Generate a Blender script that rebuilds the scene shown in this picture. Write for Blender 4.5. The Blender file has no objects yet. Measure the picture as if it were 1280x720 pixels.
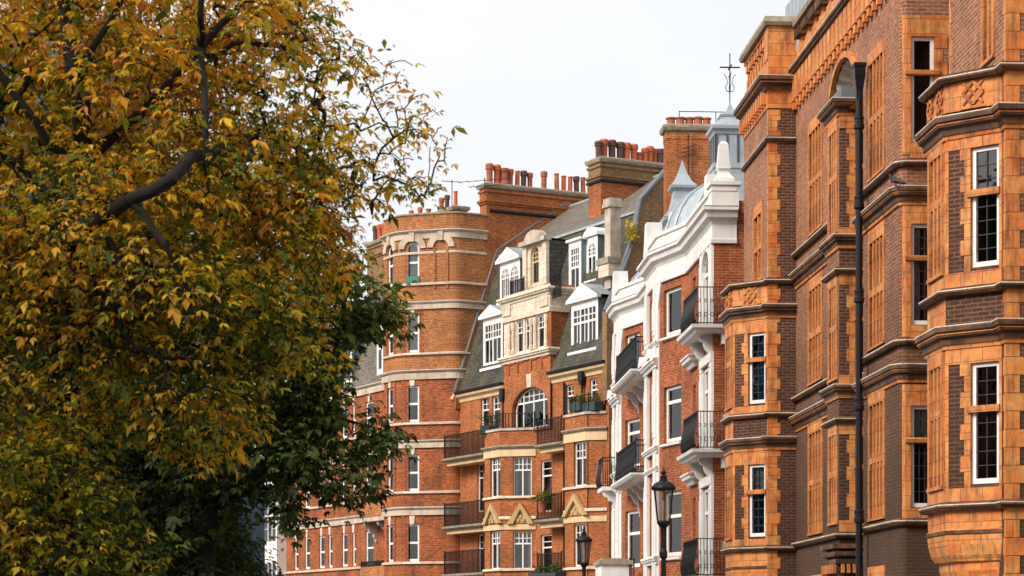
import bpy, bmesh, math, random
import numpy as np
from mathutils import Vector, Matrix, noise as mnoise
R = math.radians
random.seed(7)
scene = bpy.context.scene
COL = scene.collection
FPX, CX, VH, EYE = 2800.0, 640.0, 800.0, 1.6      # focal length, centre and horizon, in photograph pixels

def at(u, v, Y):                                    # a photograph pixel at a chosen distance -> a point
    return Vector(((u - CX) / FPX * Y, Y, EYE + (VH - v) / FPX * Y))

class Frame:
    """plan frame of one building: x along its front (to the right seen from outside), y into it"""
    def __init__(s, ox, oy, ang):
        s.ox, s.oy, s.a = ox, oy, ang
        s.c, s.s = math.cos(ang), math.sin(ang)
    def w(s, x, y):
        return s.ox + x * s.c - y * s.s, s.oy + x * s.s + y * s.c
    def xu(s, u, y=0.0):
        k = (u - CX) / FPX
        return (k * (s.oy + y * s.c) - s.ox + y * s.s) / (s.c - k * s.s)
    def yu(s, u, x=0.0):
        k = (u - CX) / FPX
        return (s.ox + x * s.c - k * (s.oy + x * s.s)) / (s.s + k * s.c)
    def zv(s, v, x=0.0, y=0.0):
        return EYE + (VH - v) / FPX * s.w(x, y)[1]
    def moved(s, dx, dy=0.0):
        return Frame(*s.w(dx, dy), s.a)

# ------------------------------------------------------------------ materials
MATS = {}
def nmat(name):
    m = bpy.data.materials.new(name); m.use_nodes = True
    nt = m.node_tree
    for n in list(nt.nodes): nt.nodes.remove(n)
    out = nt.nodes.new('ShaderNodeOutputMaterial')
    b = nt.nodes.new('ShaderNodeBsdfPrincipled')
    nt.links.new(b.outputs[0], out.inputs[0])
    MATS[name] = m
    return m, nt, b
def N(nt, t, **kw):
    n = nt.nodes.new(t)
    for k, v in kw.items():
        if k.startswith('i_'):
            n.inputs[k[2:].replace('_', ' ')].default_value = v
        else: setattr(n, k, v)
    return n
def rgba(c): return (c[0], c[1], c[2], 1.0)
def noise(nt, vec, scale, detail=4.0, rough=0.6):
    n = N(nt, 'ShaderNodeTexNoise'); n.inputs['Scale'].default_value = scale
    n.inputs['Detail'].default_value = detail; n.inputs['Roughness'].default_value = rough
    if vec is not None: nt.links.new(vec, n.inputs['Vector'])
    return n.outputs['Fac']
def ramp(nt, fac, stops):
    r = N(nt, 'ShaderNodeValToRGB'); e = r.color_ramp.elements
    while len(e) < len(stops): e.new(0.5)
    for k, (p, c) in enumerate(stops):
        e[k].position = p; e[k].color = rgba(c) if len(c) == 3 else c
    nt.links.new(fac, r.inputs[0])
    return r.outputs[0]
def mix(nt, fac, a, b, mode='MIX'):
    m = N(nt, 'ShaderNodeMix', data_type='RGBA', blend_type=mode)
    for sock, v in ((m.inputs[0], fac), (m.inputs[6], a), (m.inputs[7], b)):
        if hasattr(v, 'links') or isinstance(v, bpy.types.NodeSocket): nt.links.new(v, sock)
        elif isinstance(v, (int, float)): sock.default_value = v
        else: sock.default_value = rgba(v)
    return m.outputs[2]
def uvvec(nt): return N(nt, 'ShaderNodeUVMap').outputs[0]
def objvec(nt): return N(nt, 'ShaderNodeTexCoord').outputs['Object']
def scaled(nt, vec, s):
    m = N(nt, 'ShaderNodeMapping'); m.inputs['Scale'].default_value = s
    nt.links.new(vec, m.inputs[0]); return m.outputs[0]
def bump(nt, b, h, strength, dist=0.02):
    n = N(nt, 'ShaderNodeBump'); n.inputs['Strength'].default_value = strength; n.inputs['Distance'].default_value = dist
    nt.links.new(h, n.inputs['Height']); nt.links.new(n.outputs[0], b.inputs['Normal'])

def brick_mat(name, c1, c2, mortar, dirt=(.09, .05, .035), dirt_amt=.5, bw=.225, bh=.075, mort=.011, big=.25, soot=None):
    m, nt, b = nmat(name)
    uv = uvvec(nt)
    br = N(nt, 'ShaderNodeTexBrick')
    br.inputs['Scale'].default_value = 1.0
    br.inputs['Brick Width'].default_value = bw; br.inputs['Row Height'].default_value = bh
    br.inputs['Mortar Size'].default_value = mort; br.inputs['Mortar Smooth'].default_value = .3
    br.inputs['Color1'].default_value = rgba(c1); br.inputs['Color2'].default_value = rgba(c2)
    br.inputs['Mortar'].default_value = rgba(mortar); br.inputs['Bias'].default_value = 0.0
    nt.links.new(uv, br.inputs['Vector'])
    n1 = noise(nt, uv, .9, 6, .65)
    n2 = noise(nt, scaled(nt, uv, (3.0, .35, 1)), 1.0, 5, .6)      # streaks running down
    n3 = noise(nt, scaled(nt, uv, (5.0, 13.0, 1)), 1.0, 2, .5)     # brick to brick
    col = mix(nt, ramp(nt, n1, ((.38, (0, 0, 0)), (.75, (dirt_amt,) * 3))), br.outputs[0], dirt)
    col = mix(nt, ramp(nt, n2, ((.52, (0, 0, 0)), (.8, (dirt_amt * .8,) * 3))), col, dirt)
    col = mix(nt, 1.0, col, ramp(nt, n3, ((.25, (1 - big,) * 3), (.75, (1 + big,) * 3))), 'MULTIPLY')
    if soot:                                     # soot with shade painted in: lower storeys darkened, ragged upper edge
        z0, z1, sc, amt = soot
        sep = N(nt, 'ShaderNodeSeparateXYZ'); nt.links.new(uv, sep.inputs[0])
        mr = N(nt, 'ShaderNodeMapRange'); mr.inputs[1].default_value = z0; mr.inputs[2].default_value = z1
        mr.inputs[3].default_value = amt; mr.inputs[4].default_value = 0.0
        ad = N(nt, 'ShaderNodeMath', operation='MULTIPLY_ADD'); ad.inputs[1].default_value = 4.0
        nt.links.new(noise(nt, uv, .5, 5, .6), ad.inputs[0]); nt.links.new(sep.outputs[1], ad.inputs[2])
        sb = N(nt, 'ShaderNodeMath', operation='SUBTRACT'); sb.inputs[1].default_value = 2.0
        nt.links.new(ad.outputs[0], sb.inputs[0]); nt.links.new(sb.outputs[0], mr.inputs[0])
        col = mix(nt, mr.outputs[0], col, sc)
    nt.links.new(col, b.inputs['Base Color']); b.inputs['Roughness'].default_value = .88
    b.inputs['Specular IOR Level'].default_value = .25
    inv = N(nt, 'ShaderNodeMath', operation='SUBTRACT'); inv.inputs[0].default_value = 1.0
    nt.links.new(br.outputs['Fac'], inv.inputs[1])
    bump(nt, b, inv.outputs[0], .5, .008)
    return m

def block_mat(name, c1, c2, c3, joint=(.20, .085, .04), bw=.42, bh=.3, mort=.006, dirt=(.07, .04, .028), dirt_amt=.74, rough=.6):
    m, nt, b = nmat(name)
    uv = uvvec(nt)
    br = N(nt, 'ShaderNodeTexBrick')
    br.inputs['Scale'].default_value = 1.0
    br.inputs['Brick Width'].default_value = bw; br.inputs['Row Height'].default_value = bh
    br.inputs['Mortar Size'].default_value = mort; br.inputs['Mortar Smooth'].default_value = .2
    br.inputs['Color1'].default_value = rgba(c1); br.inputs['Color2'].default_value = rgba(c2)
    br.inputs['Mortar'].default_value = rgba(joint)
    nt.links.new(uv, br.inputs['Vector'])
    nz = noise(nt, scaled(nt, uv, (1.3, 1.7, 1)), 1.0, 4, .6)
    col = mix(nt, ramp(nt, nz, ((.42, (0, 0, 0)), (.62, (.8,) * 3))), br.outputs[0], c3)
    col = mix(nt, br.outputs['Fac'], col, joint)
    n2 = noise(nt, uv, 2.4, 7, .7)
    col = mix(nt, ramp(nt, n2, ((.5, (0, 0, 0)), (.78, (dirt_amt,) * 3))), col, dirt)
    n4 = noise(nt, scaled(nt, uv, (4.5, .8, 1)), 1.0, 6, .68)
    col = mix(nt, ramp(nt, n4, ((.50, (0, 0, 0)), (.70, (dirt_amt * 1.1,) * 3))), col, dirt)
    n3 = noise(nt, uv, 9, 3, .6)
    col = mix(nt, 1.0, col, ramp(nt, n3, ((.25, (.82,) * 3), (.75, (1.14,) * 3))), 'MULTIPLY')
    nt.links.new(col, b.inputs['Base Color']); b.inputs['Roughness'].default_value = rough
    b.inputs['Specular IOR Level'].default_value = .3
    inv = N(nt, 'ShaderNodeMath', operation='SUBTRACT'); inv.inputs[0].default_value = 1.0
    nt.links.new(br.outputs['Fac'], inv.inputs[1])
    bump(nt, b, inv.outputs[0], .4, .006)
    return m

def plain(name, c, rough=.7, dirt=None, amt=.4, scale=1.2, spec=.4, metal=0.0, streak=True, bumpy=0.0):
    m, nt, b = nmat(name)
    b.inputs['Roughness'].default_value = rough; b.inputs['Metallic'].default_value = metal
    b.inputs['Specular IOR Level'].default_value = spec
    if dirt is None:
        v = objvec(nt)
        d = tuple(x * .75 for x in c)
        col = mix(nt, ramp(nt, noise(nt, v, 3.0, 4), ((.35, (0, 0, 0)), (.7, (.5,) * 3))), c, d)
    else:
        uv = uvvec(nt)
        col = mix(nt, ramp(nt, noise(nt, uv, scale, 7, .68), ((.44, (0, 0, 0)), (.74, (amt,) * 3))), c, dirt)
        if streak:
            s = noise(nt, scaled(nt, uv, (5.0, .5, 1)), 1.0, 5, .6)
            col = mix(nt, ramp(nt, s, ((.5, (0, 0, 0)), (.78, (amt * .8,) * 3))), col, dirt)
    if bumpy:
        bump(nt, b, noise(nt, objvec(nt), 14, 4), bumpy, .01)
    nt.links.new(col, b.inputs['Base Color'])
    return m

brick_mat('brown_brick', (.42, .145, .068), (.24, .078, .038), (.42, .26, .17), dirt=(.10, .05, .03), dirt_amt=.55, big=.32, mort=.014,
          soot=(5.0, 12.0, (.042, .027, .018), .86))  # soot tone that also holds the shade low on the wall
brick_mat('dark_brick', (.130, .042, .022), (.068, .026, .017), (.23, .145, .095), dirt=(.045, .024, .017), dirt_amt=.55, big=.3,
          soot=(3.5, 11.0, (.040, .022, .016), .55))  # low-storey soot and shade, both put into the colour
brick_mat('red_brick', (.45, .095, .026), (.28, .052, .017), (.42, .20, .10), dirt=(.10, .036, .02), dirt_amt=.72, big=.42, mort=.013)
brick_mat('orange_brick', (.48, .118, .027), (.32, .072, .02), (.44, .21, .09), dirt=(.13, .052, .025), dirt_amt=.72, big=.38, mort=.013)
brick_mat('tower_brick', (.49, .152, .04), (.35, .092, .026), (.48, .26, .12), dirt=(.15, .075, .035), dirt_amt=.7, big=.42, mort=.013)
brick_mat('mottled_brick', (.44, .095, .025), (.27, .058, .019), (.40, .17, .075), dirt=(.085, .038, .022), dirt_amt=.85, big=.5, mort=.013)
brick_mat('stock_brick', (.34, .19, .08), (.23, .125, .055), (.2, .14, .09), dirt=(.09, .06, .035), dirt_amt=.6, big=.3)
block_mat('terracotta', (.70, .245, .062), (.57, .135, .03), (.72, .335, .105))
block_mat('narrow_terracotta', (.62, .205, .05), (.49, .13, .032), (.64, .28, .085), bw=.9, bh=.26)
block_mat('sooty_terracotta', (.075, .039, .023), (.045, .026, .018), (.24, .10, .04), joint=(.03, .02, .015), bw=.7, bh=.5, dirt=(.026, .017, .013), dirt_amt=.75)
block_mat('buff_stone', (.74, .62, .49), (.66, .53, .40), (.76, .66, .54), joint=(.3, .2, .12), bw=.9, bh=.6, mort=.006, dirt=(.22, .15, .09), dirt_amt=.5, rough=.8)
plain('cream_paint', (.72, .52, .29), .6, dirt=(.3, .19, .1), amt=.5)
plain('ochre_stone', (.50, .33, .15), .8, dirt=(.22, .13, .06), amt=.5)
plain('pale_band', (.60, .48, .37), .75, dirt=(.22, .145, .10), amt=.7, scale=1.6)
plain('white_stucco', (.77, .75, .725), .6, dirt=(.36, .32, .285), amt=.38, scale=1.4)
plain('white_paint', (.80, .78, .75), .45, dirt=(.55, .5, .46), amt=.3)
plain('weathered_stone', (.55, .47, .39), .85, dirt=(.12, .10, .08), amt=.75, scale=1.6)
plain('mossy_stone', (.36, .3, .22), .9, dirt=(.08, .07, .045), amt=.8, scale=2.5)
plain('lead', (.40, .44, .47), .5, dirt=(.16, .19, .22), amt=.6, scale=1.3, spec=.5, metal=.15)
plain('dark_lead', (.16, .18, .2), .6, dirt=(.07, .08, .08), amt=.6, spec=.4)
plain('lead_cheek', (.15, .20, .21), .65, dirt=(.07, .09, .08), amt=.6, spec=.4)
plain('black_iron', (.008, .008, .010), .5, spec=.3)
plain('dark_iron', (.010, .010, .013), .55, spec=.3)
plain('drainpipe_paint', (.010, .007, .012), .42, spec=.3)
plain('leading', (.035, .033, .035), .6)
plain('clay_pot', (.42, .12, .06), .8, dirt=(.12, .05, .035), amt=.7, scale=3)
plain('bright_clay_pot', (.52, .13, .05), .8, dirt=(.25, .08, .05), amt=.5, scale=3)
plain('sooty_clay_pot', (.12, .06, .05), .85, dirt=(.04, .03, .028), amt=.7, scale=3)
plain('green_paint', (.05, .2, .14), .5)
plain('room', (.035, .03, .033), .9)
plain('curtain', (.78, .74, .67), .9, dirt=(.45, .42, .38), amt=.4, streak=False)
plain('blind', (.82, .77, .67), .9, dirt=(.6, .54, .46), amt=.3, streak=False)
plain('asphalt', (.05, .05, .052), .9, bumpy=.3)
plain('paving', (.28, .26, .24), .85, dirt=(.15, .14, .13), amt=.5)
plain('kerb', (.36, .34, .32), .85)
plain('soil', (.07, .055, .035), .95, bumpy=.5)
plain('white_line', (.8, .8, .78), .7)
plain('clear_pot', (.2, .2, .2), .6)
plain('planter', (.03, .05, .05), .6)
plain('bark', (.017, .013, .010), .95, bumpy=1.0)
plain('blue_sheet', (.02, .12, .24), .7, dirt=(.012, .06, .13), amt=.6, scale=.7)
plain('blue_frame', (.02, .07, .13), .6)
plain('pigeon_grey', (.055, .06, .075), .6)
plain('lampshade', (.62, .66, .45), .8)

def slate_mat(name, c1, c2, c3, bw=.3, bh=.16):
    m, nt, b = nmat(name); uv = uvvec(nt)
    br = N(nt, 'ShaderNodeTexBrick')
    for k, v in (('Scale', 1.0), ('Brick Width', bw), ('Row Height', bh), ('Mortar Size', .012), ('Mortar Smooth', .1)):
        br.inputs[k].default_value = v
    br.inputs['Color1'].default_value = rgba(c1); br.inputs['Color2'].default_value = rgba(c2)
    br.inputs['Mortar'].default_value = rgba(tuple(x * .35 for x in c1))
    nt.links.new(uv, br.inputs['Vector'])
    col = mix(nt, ramp(nt, noise(nt, uv, 1.1, 6, .65), ((.42, (0, 0, 0)), (.68, (.8,) * 3))), br.outputs[0], c3)
    col = mix(nt, 1.0, col, ramp(nt, noise(nt, scaled(nt, uv, (4, 8, 1)), 1, 2), ((.3, (.65,) * 3), (.7, (1.3,) * 3))), 'MULTIPLY')
    nt.links.new(col, b.inputs['Base Color']); b.inputs['Roughness'].default_value = .7
    b.inputs['Specular IOR Level'].default_value = .35
    inv = N(nt, 'ShaderNodeMath', operation='SUBTRACT'); inv.inputs[0].default_value = 1.0
    nt.links.new(br.outputs['Fac'], inv.inputs[1]); bump(nt, b, inv.outputs[0], .8, .015)
slate_mat('mossy_slate', (.062, .060, .050), (.043, .045, .043), (.12, .098, .045))
slate_mat('grey_slate', (.16, .135, .115), (.12, .105, .09), (.21, .17, .125))
slate_mat('dark_slate', (.05, .052, .05), (.085, .08, .068), (.11, .10, .07), bw=.34, bh=.18)

m, nt, b = nmat('glass')
b.inputs['Base Color'].default_value = (.02, .022, .028, 1)
for n in list(nt.nodes):
    if n.type == 'BSDF_PRINCIPLED': nt.nodes.remove(n)
out = [n for n in nt.nodes if n.type == 'OUTPUT_MATERIAL'][0]
tr = N(nt, 'ShaderNodeBsdfTransparent'); tr.inputs[0].default_value = (.88, .89, .90, 1)
gl = N(nt, 'ShaderNodeBsdfGlossy'); gl.inputs['Roughness'].default_value = .04
fr = N(nt, 'ShaderNodeFresnel'); fr.inputs[0].default_value = 1.72
gb_ = N(nt, 'ShaderNodeBump'); gb_.inputs['Strength'].default_value = .35; gb_.inputs['Distance'].default_value = .05
nt.links.new(noise(nt, objvec(nt), 1.7, 3, .5), gb_.inputs['Height']); nt.links.new(gb_.outputs[0], gl.inputs['Normal'])
ms = N(nt, 'ShaderNodeMixShader')
nt.links.new(fr.outputs[0], ms.inputs[0]); nt.links.new(tr.outputs[0], ms.inputs[1]); nt.links.new(gl.outputs[0], ms.inputs[2])
nt.links.new(ms.outputs[0], out.inputs[0])

def leaf_mat(name, stops, trans=.35):
    m, nt, b = nmat(name)
    a = N(nt, 'ShaderNodeAttribute', attribute_name='tint')
    col = ramp(nt, a.outputs['Fac'], stops)
    nt.links.new(col, b.inputs['Base Color']); b.inputs['Roughness'].default_value = .55
    b.inputs['Specular IOR Level'].default_value = .3
    t = N(nt, 'ShaderNodeBsdfTranslucent'); nt.links.new(col, t.inputs[0])
    ms = N(nt, 'ShaderNodeMixShader'); ms.inputs[0].default_value = trans
    out = [n for n in nt.nodes if n.type == 'OUTPUT_MATERIAL'][0]
    nt.links.new(b.outputs[0], ms.inputs[1]); nt.links.new(t.outputs[0], ms.inputs[2]); nt.links.new(ms.outputs[0], out.inputs[0])
leaf_mat('autumn_leaf', ((.0, (.028, .05, .012)), (.26, (.13, .16, .018)), (.44, (.34, .33, .022)), (.60, (.90, .58, .026)), (.84, (.88, .40, .035)), (1.0, (.46, .17, .06))), .48)
leaf_mat('green_leaf', ((.0, (.022, .040, .010)), (.45, (.075, .112, .02)), (.75, (.17, .20, .03)), (1.0, (.42, .34, .035))), .25)
leaf_mat('plant_leaf', ((.0, (.04, .08, .02)), (.6, (.11, .15, .03)), (1.0, (.3, .27, .04))), .25)
leaf_mat('flower_leaf', ((.0, (.08, .12, .02)), (.4, (.5, .4, .02)), (1.0, (.75, .55, .03))), .25)

# ------------------------------------------------------------------ mesh builder
class Seg:
    """a vertical wall plane: s along it, d inward, z up (seen from outside s runs to the right)"""
    def __init__(s, p0, p1):
        s.p0 = Vector(p0); s.p1 = Vector(p1); v = s.p1 - s.p0
        s.L = v.length; s.t = v / s.L; s.n = Vector((-s.t.y, s.t.x))
    def P(s, a, d, z):
        q = s.p0 + s.t * a + s.n * d
        return (q.x, q.y, z)
    def s_u(s, fr, u, d=0.0):                     # s on this wall where photograph column u looks at it
        a, b = -20.0, s.L + 20.0
        def f(t):
            x, y, _ = s.P(t, d, 0); X, Y = fr.w(x, y); return CX + FPX * X / Y - u
        fa, fb = f(a), f(b)
        for _ in range(60):
            c = (a + b) / 2; fc = f(c)
            if (fc > 0) == (fb > 0): b, fb = c, fc
            else: a, fa = c, fc
        return (a + b) / 2
    def z_v(s, fr, v, a, d=0.0):
        x, y, _ = s.P(a, d, 0); return fr.zv(v, x, y)

IDENT = Seg((0, 0), (1, 0))
class MB:
    def __init__(s, *mats):
        s.v = []; s.f = []; s.m = []; s.mats = list(mats); s.seg = IDENT; s.smooth = False
    def mi(s, name):
        if name is None: return 0
        if name not in s.mats: s.mats.append(name)
        return s.mats.index(name)
    def pt(s, a, d, z):
        s.v.append(s.seg.P(a, d, z)); return len(s.v) - 1
    def face(s, pts, mat=None):
        s.f.append([s.pt(*p) for p in pts]); s.m.append(s.mi(mat))
    def raw(s, pts, mat=None):
        k = len(s.v); s.v += [tuple(p) for p in pts]; s.f.append(list(range(k, k + len(pts)))); s.m.append(s.mi(mat))
    def box(s, a0, a1, d0, d1, z0, z1, mat=None):
        k = [s.pt(a, d, z) for z in (z0, z1) for d in (d0, d1) for a in (a0, a1)]
        i = s.mi(mat)
        for q in ((0, 1, 5, 4), (1, 3, 7, 5), (3, 2, 6, 7), (2, 0, 4, 6), (4, 5, 7, 6), (2, 3, 1, 0)):
            s.f.append([k[j] for j in q]); s.m.append(i)
    def bar(s, p, q, w, mat=None, h=None):         # square bar between two 3-d points (seg coords)
        p = Vector(s.seg.P(*p)); q = Vector(s.seg.P(*q)); d = (q - p).normalized()
        a = d.cross(Vector((0, 0, 1)));
        if a.length < 1e-3: a = Vector((s.seg.t.x, s.seg.t.y, 0))
        a.normalize(); b = a.cross(d); a *= w / 2; b *= (h or w) / 2
        k = len(s.v); i = s.mi(mat)
        for o in (p, q):
            for e in (a + b, -a + b, -a - b, a - b): s.v.append(tuple(o + e))
        for j in range(4): s.f.append([k + j, k + (j + 1) % 4, k + 4 + (j + 1) % 4, k + 4 + j]); s.m.append(i)
        s.f.append([k + 3, k + 2, k + 1, k]); s.f.append([k + 4, k + 5, k + 6, k + 7]); s.m += [i, i]
    def prism(s, poly, d0, d1, mat=None):          # polygon in (a,z), counter-clockwise seen from outside, extruded d0..d1
        i = s.mi(mat); n = len(poly)
        f = [s.pt(a, d0, z) for a, z in poly]; g = [s.pt(a, d1, z) for a, z in poly]
        s.f.append(f); s.f.append(g[::-1]); s.m += [i, i]
        for j in range(n): s.f.append([f[j], g[j], g[(j + 1) % n], f[(j + 1) % n]]); s.m.append(i)
    def side_prism(s, poly, a0, a1, mat=None):     # polygon in (d,z) extruded along a
        i = s.mi(mat); n = len(poly)
        f = [s.pt(a0, d, z) for d, z in poly]; g = [s.pt(a1, d, z) for d, z in poly]
        s.f.append(f); s.f.append(g[::-1]); s.m += [i, i]
        for j in range(n): s.f.append([f[j], g[j], g[(j + 1) % n], f[(j + 1) % n]]); s.m.append(i)
    def sweep(s, path, prof, mat=None, closed=False, caps=True):
        """path in plan (outside on the right of travel); prof closed list of (out, z)"""
        P = [Vector(p) for p in path]; n = len(P); i = s.mi(mat); rings = []
        for k in range(n):
            a = P[k - 1] if (k > 0 or closed) else None
            b = P[(k + 1) % n] if (k < n - 1 or closed) else None
            ds = []
            if a is not None: ds.append((P[k] - a).normalized())
            if b is not None: ds.append((b - P[k]).normalized())
            ns = [Vector((d.y, -d.x)) for d in ds]
            if len(ns) == 2:
                mvec = (ns[0] + ns[1]); 
                if mvec.length < 1e-4: mvec = ns[0].copy()
                mvec.normalize(); mvec /= max(.35, mvec.dot(ns[0]))
            else: mvec = ns[0]
            base = len(s.v)
            for o, z in prof:
                q = P[k] + mvec * o; s.v.append((q.x, q.y, z))
            rings.append(list(range(base, base + len(prof))))
        m = len(prof)
        for k in range(n if closed else n - 1):
            r0, r1 = rings[k], rings[(k + 1) % n]
            for j in range(m):
                s.f.append([r0[j], r0[(j + 1) % m], r1[(j + 1) % m], r1[j]][::-1]); s.m.append(i)
        if caps and not closed:
            s.f.append(rings[0][:]); s.f.append(rings[-1][::-1]); s.m += [i, i]
    def lathe(s, c, prof, n=16, mat=None, a0=0.0):
        i = s.mi(mat); rings = []
        for r, z in prof:
            base = len(s.v)
            for k in range(n):
                t = a0 + 2 * math.pi * k / n
                s.v.append((c[0] + r * math.cos(t), c[1] + r * math.sin(t), c[2] + z))
            rings.append(base)
        for a, b_ in zip(rings, rings[1:]):
            for k in range(n):
                s.f.append([a + k, a + (k + 1) % n, b_ + (k + 1) % n, b_ + k]); s.m.append(i)
        s.f.append([rings[0] + k for k in range(n)][::-1]); s.f.append([rings[-1] + k for k in range(n)]); s.m += [i, i]
    def tube(s, pts, rad, n=6, mat=None):
        pts = [Vector(p) for p in pts]; i = s.mi(mat); rings = []
        rr = rad if isinstance(rad, (list, tuple)) else [rad] * len(pts)
        up = Vector((.3, .2, 1)).normalized()
        for k, p in enumerate(pts):
            d = (pts[min(k + 1, len(pts) - 1)] - pts[max(k - 1, 0)]).normalized()
            a = d.cross(up)
            if a.length < .05: a = d.cross(Vector((1, 0, 0)))
            a.normalize(); b_ = d.cross(a); base = len(s.v)
            for j in range(n):
                t = 2 * math.pi * j / n; s.v.append(tuple(p + (a * math.cos(t) + b_ * math.sin(t)) * rr[k]))
            rings.append(base)
        for a, b_ in zip(rings, rings[1:]):
            for j in range(n): s.f.append([a + j, a + (j + 1) % n, b_ + (j + 1) % n, b_ + j]); s.m.append(i)
        s.f.append([rings[0] + k for k in range(n)]); s.f.append([rings[-1] + k for k in range(n)][::-1]); s.m += [i, i]
    def build(s, name, parent=None, smooth=False, bevel=0.0, fix=False, loc=None):
        me = bpy.data.meshes.new(name)
        me.from_pydata(s.v, [], s.f)
        for mname in s.mats: me.materials.append(MATS[mname])
        me.polygons.foreach_set('material_index', s.m)
        if fix:
            bm = bmesh.new(); bm.from_mesh(me); bmesh.ops.recalc_face_normals(bm, faces=bm.faces); bm.to_mesh(me); bm.free()
        if smooth: me.polygons.foreach_set('use_smooth', [True] * len(me.polygons))
        me.update()
        uvl = me.uv_layers.new(name='UVMap')
        nv, npol, nl = len(me.vertices), len(me.polygons), len(me.loops)
        co = np.empty(nv * 3); me.vertices.foreach_get('co', co); co = co.reshape(-1, 3)
        no = np.empty(npol * 3); me.polygons.foreach_get('normal', no); no = no.reshape(-1, 3)
        lv = np.empty(nl, np.int32); me.loops.foreach_get('vertex_index', lv)
        lt = np.empty(npol, np.int32); me.polygons.foreach_get('loop_total', lt)
        fn = np.repeat(no, lt, axis=0); p = co[lv]
        h = np.hypot(fn[:, 0], fn[:, 1]); vert = h > .35
        hs = np.where(h < 1e-6, 1, h)
        tx, ty = -fn[:, 1] / hs, fn[:, 0] / hs
        U = np.where(vert, p[:, 0] * tx + p[:, 1] * ty, p[:, 0]); 
        V = np.where(vert, p[:, 2] / np.where(vert, np.clip(h, .35, 1), 1), p[:, 1])
        uvl.data.foreach_set('uv', np.stack([U, V], 1).ravel())
        o = bpy.data.objects.new(name, me); COL.objects.link(o)
        if parent is not None: o.parent = parent
        if loc is not None: o.location = loc
        return o

def tag(o, label=None, cat=None, group=None, kind=None):
    if label: o['label'] = label
    if cat: o['category'] = cat
    if group: o['group'] = group
    if kind: o['kind'] = kind
    return o
def empty(name, loc, rz=0.0):
    o = bpy.data.objects.new(name, None); COL.objects.link(o)
    o.location = loc; o.rotation_euler = (0, 0, rz); o.empty_display_size = .3
    return o
def copy_tree(o, parent=None):
    c = o.copy(); COL.objects.link(c)
    if parent is not None: c.parent = parent
    for ch in list(o.children): copy_tree(ch, c)
    return c

# ------------------------------------------------------------------ walls with openings
def wall(mb, seg, z0, z1, holes=(), mat=None, reveal=None, rd=.14, room=True, s0=0.0, s1=None):
    """wall face with rectangular or round-headed openings, their reveals and a dark room behind each.
       hole = dict(s0,s1,z0,z1, arch=0..)"""
    s1 = seg.L if s1 is None else s1
    mb.seg = seg
    ss = sorted(set([s0, s1] + [x for h in holes for x in (h['s0'], h['s1'])]))
    zs = sorted(set([z0, z1] + [x for h in holes for x in (h['z0'], h['z1'])]))
    for a, b in zip(ss, ss[1:]):
        if b - a < 1e-6: continue
        for c, d in zip(zs, zs[1:]):
            if d - c < 1e-6: continue
            ma, mz = (a + b) / 2, (c + d) / 2
            if any(h['s0'] < ma < h['s1'] and h['z0'] < mz < h['z1'] for h in holes): continue
            mb.face([(a, 0, c), (b, 0, c), (b, 0, d), (a, 0, d)], mat)
    rv = reveal or mat
    for h in holes:
        a, b, c, d = h['s0'], h['s1'], h['z0'], h['z1']; r = h.get('rd', rd)
        ar = h.get('arch', 0)
        hm = h.get('reveal', rv)
        zs_ = d - (ar * (b - a) / 2 if ar else 0)
        mb.face([(a, 0, c), (a, 0, zs_), (a, r, zs_), (a, r, c)], hm)
        mb.face([(b, 0, zs_), (b, 0, c), (b, r, c), (b, r, zs_)], hm)
        mb.face([(a, 0, c), (a, r, c), (b, r, c), (b, 0, c)], hm)
        if not ar:
            mb.face([(a, 0, d), (b, 0, d), (b, r, d), (a, r, d)], hm)
        else:
            n = 12; cx = (a + b) / 2; rx = (b - a) / 2; rz = d - zs_
            pts = [(cx - rx * math.cos(math.pi * k / n), zs_ + rz * math.sin(math.pi * k / n)) for k in range(n + 1)]
            for (xa, za), (xb, zb) in zip(pts, pts[1:]):
                mb.face([(xa, 0, za), (xb, 0, zb), (xb, 0, d), (xa, 0, d)], mat)
                mb.face([(xa, 0, za), (xa, r, za), (xb, r, zb), (xb, 0, zb)], hm)
        if room:
            e = h.get('room', 1.0); g = .08
            A, B, C_, D = a - g, b + g, c - g, d + g
            m = 'room'; r2 = r + .02
            mb.face([(A, r2 + e, C_), (B, r2 + e, C_), (B, r2 + e, D), (A, r2 + e, D)], m)
            mb.face([(A, r2, C_), (A, r2 + e, C_), (A, r2 + e, D), (A, r2, D)], m)
            mb.face([(B, r2 + e, C_), (B, r2, C_), (B, r2, D), (B, r2 + e, D)], m)
            mb.face([(A, r2, D), (A, r2 + e, D), (B, r2 + e, D), (B, r2, D)], m)
            mb.face([(A, r2 + e, C_), (A, r2, C_), (B, r2, C_), (B, r2 + e, C_)], m)
            for (q0, q1, q2, q3) in ((A, a, C_, D), (b, B, C_, D), (a, b, C_, c), (a, b, d, D)):
                mb.face([(q0, r2, q2), (q1, r2, q2), (q1, r2, q3), (q0, r2, q3)], m)
    mb.seg = IDENT

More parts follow.
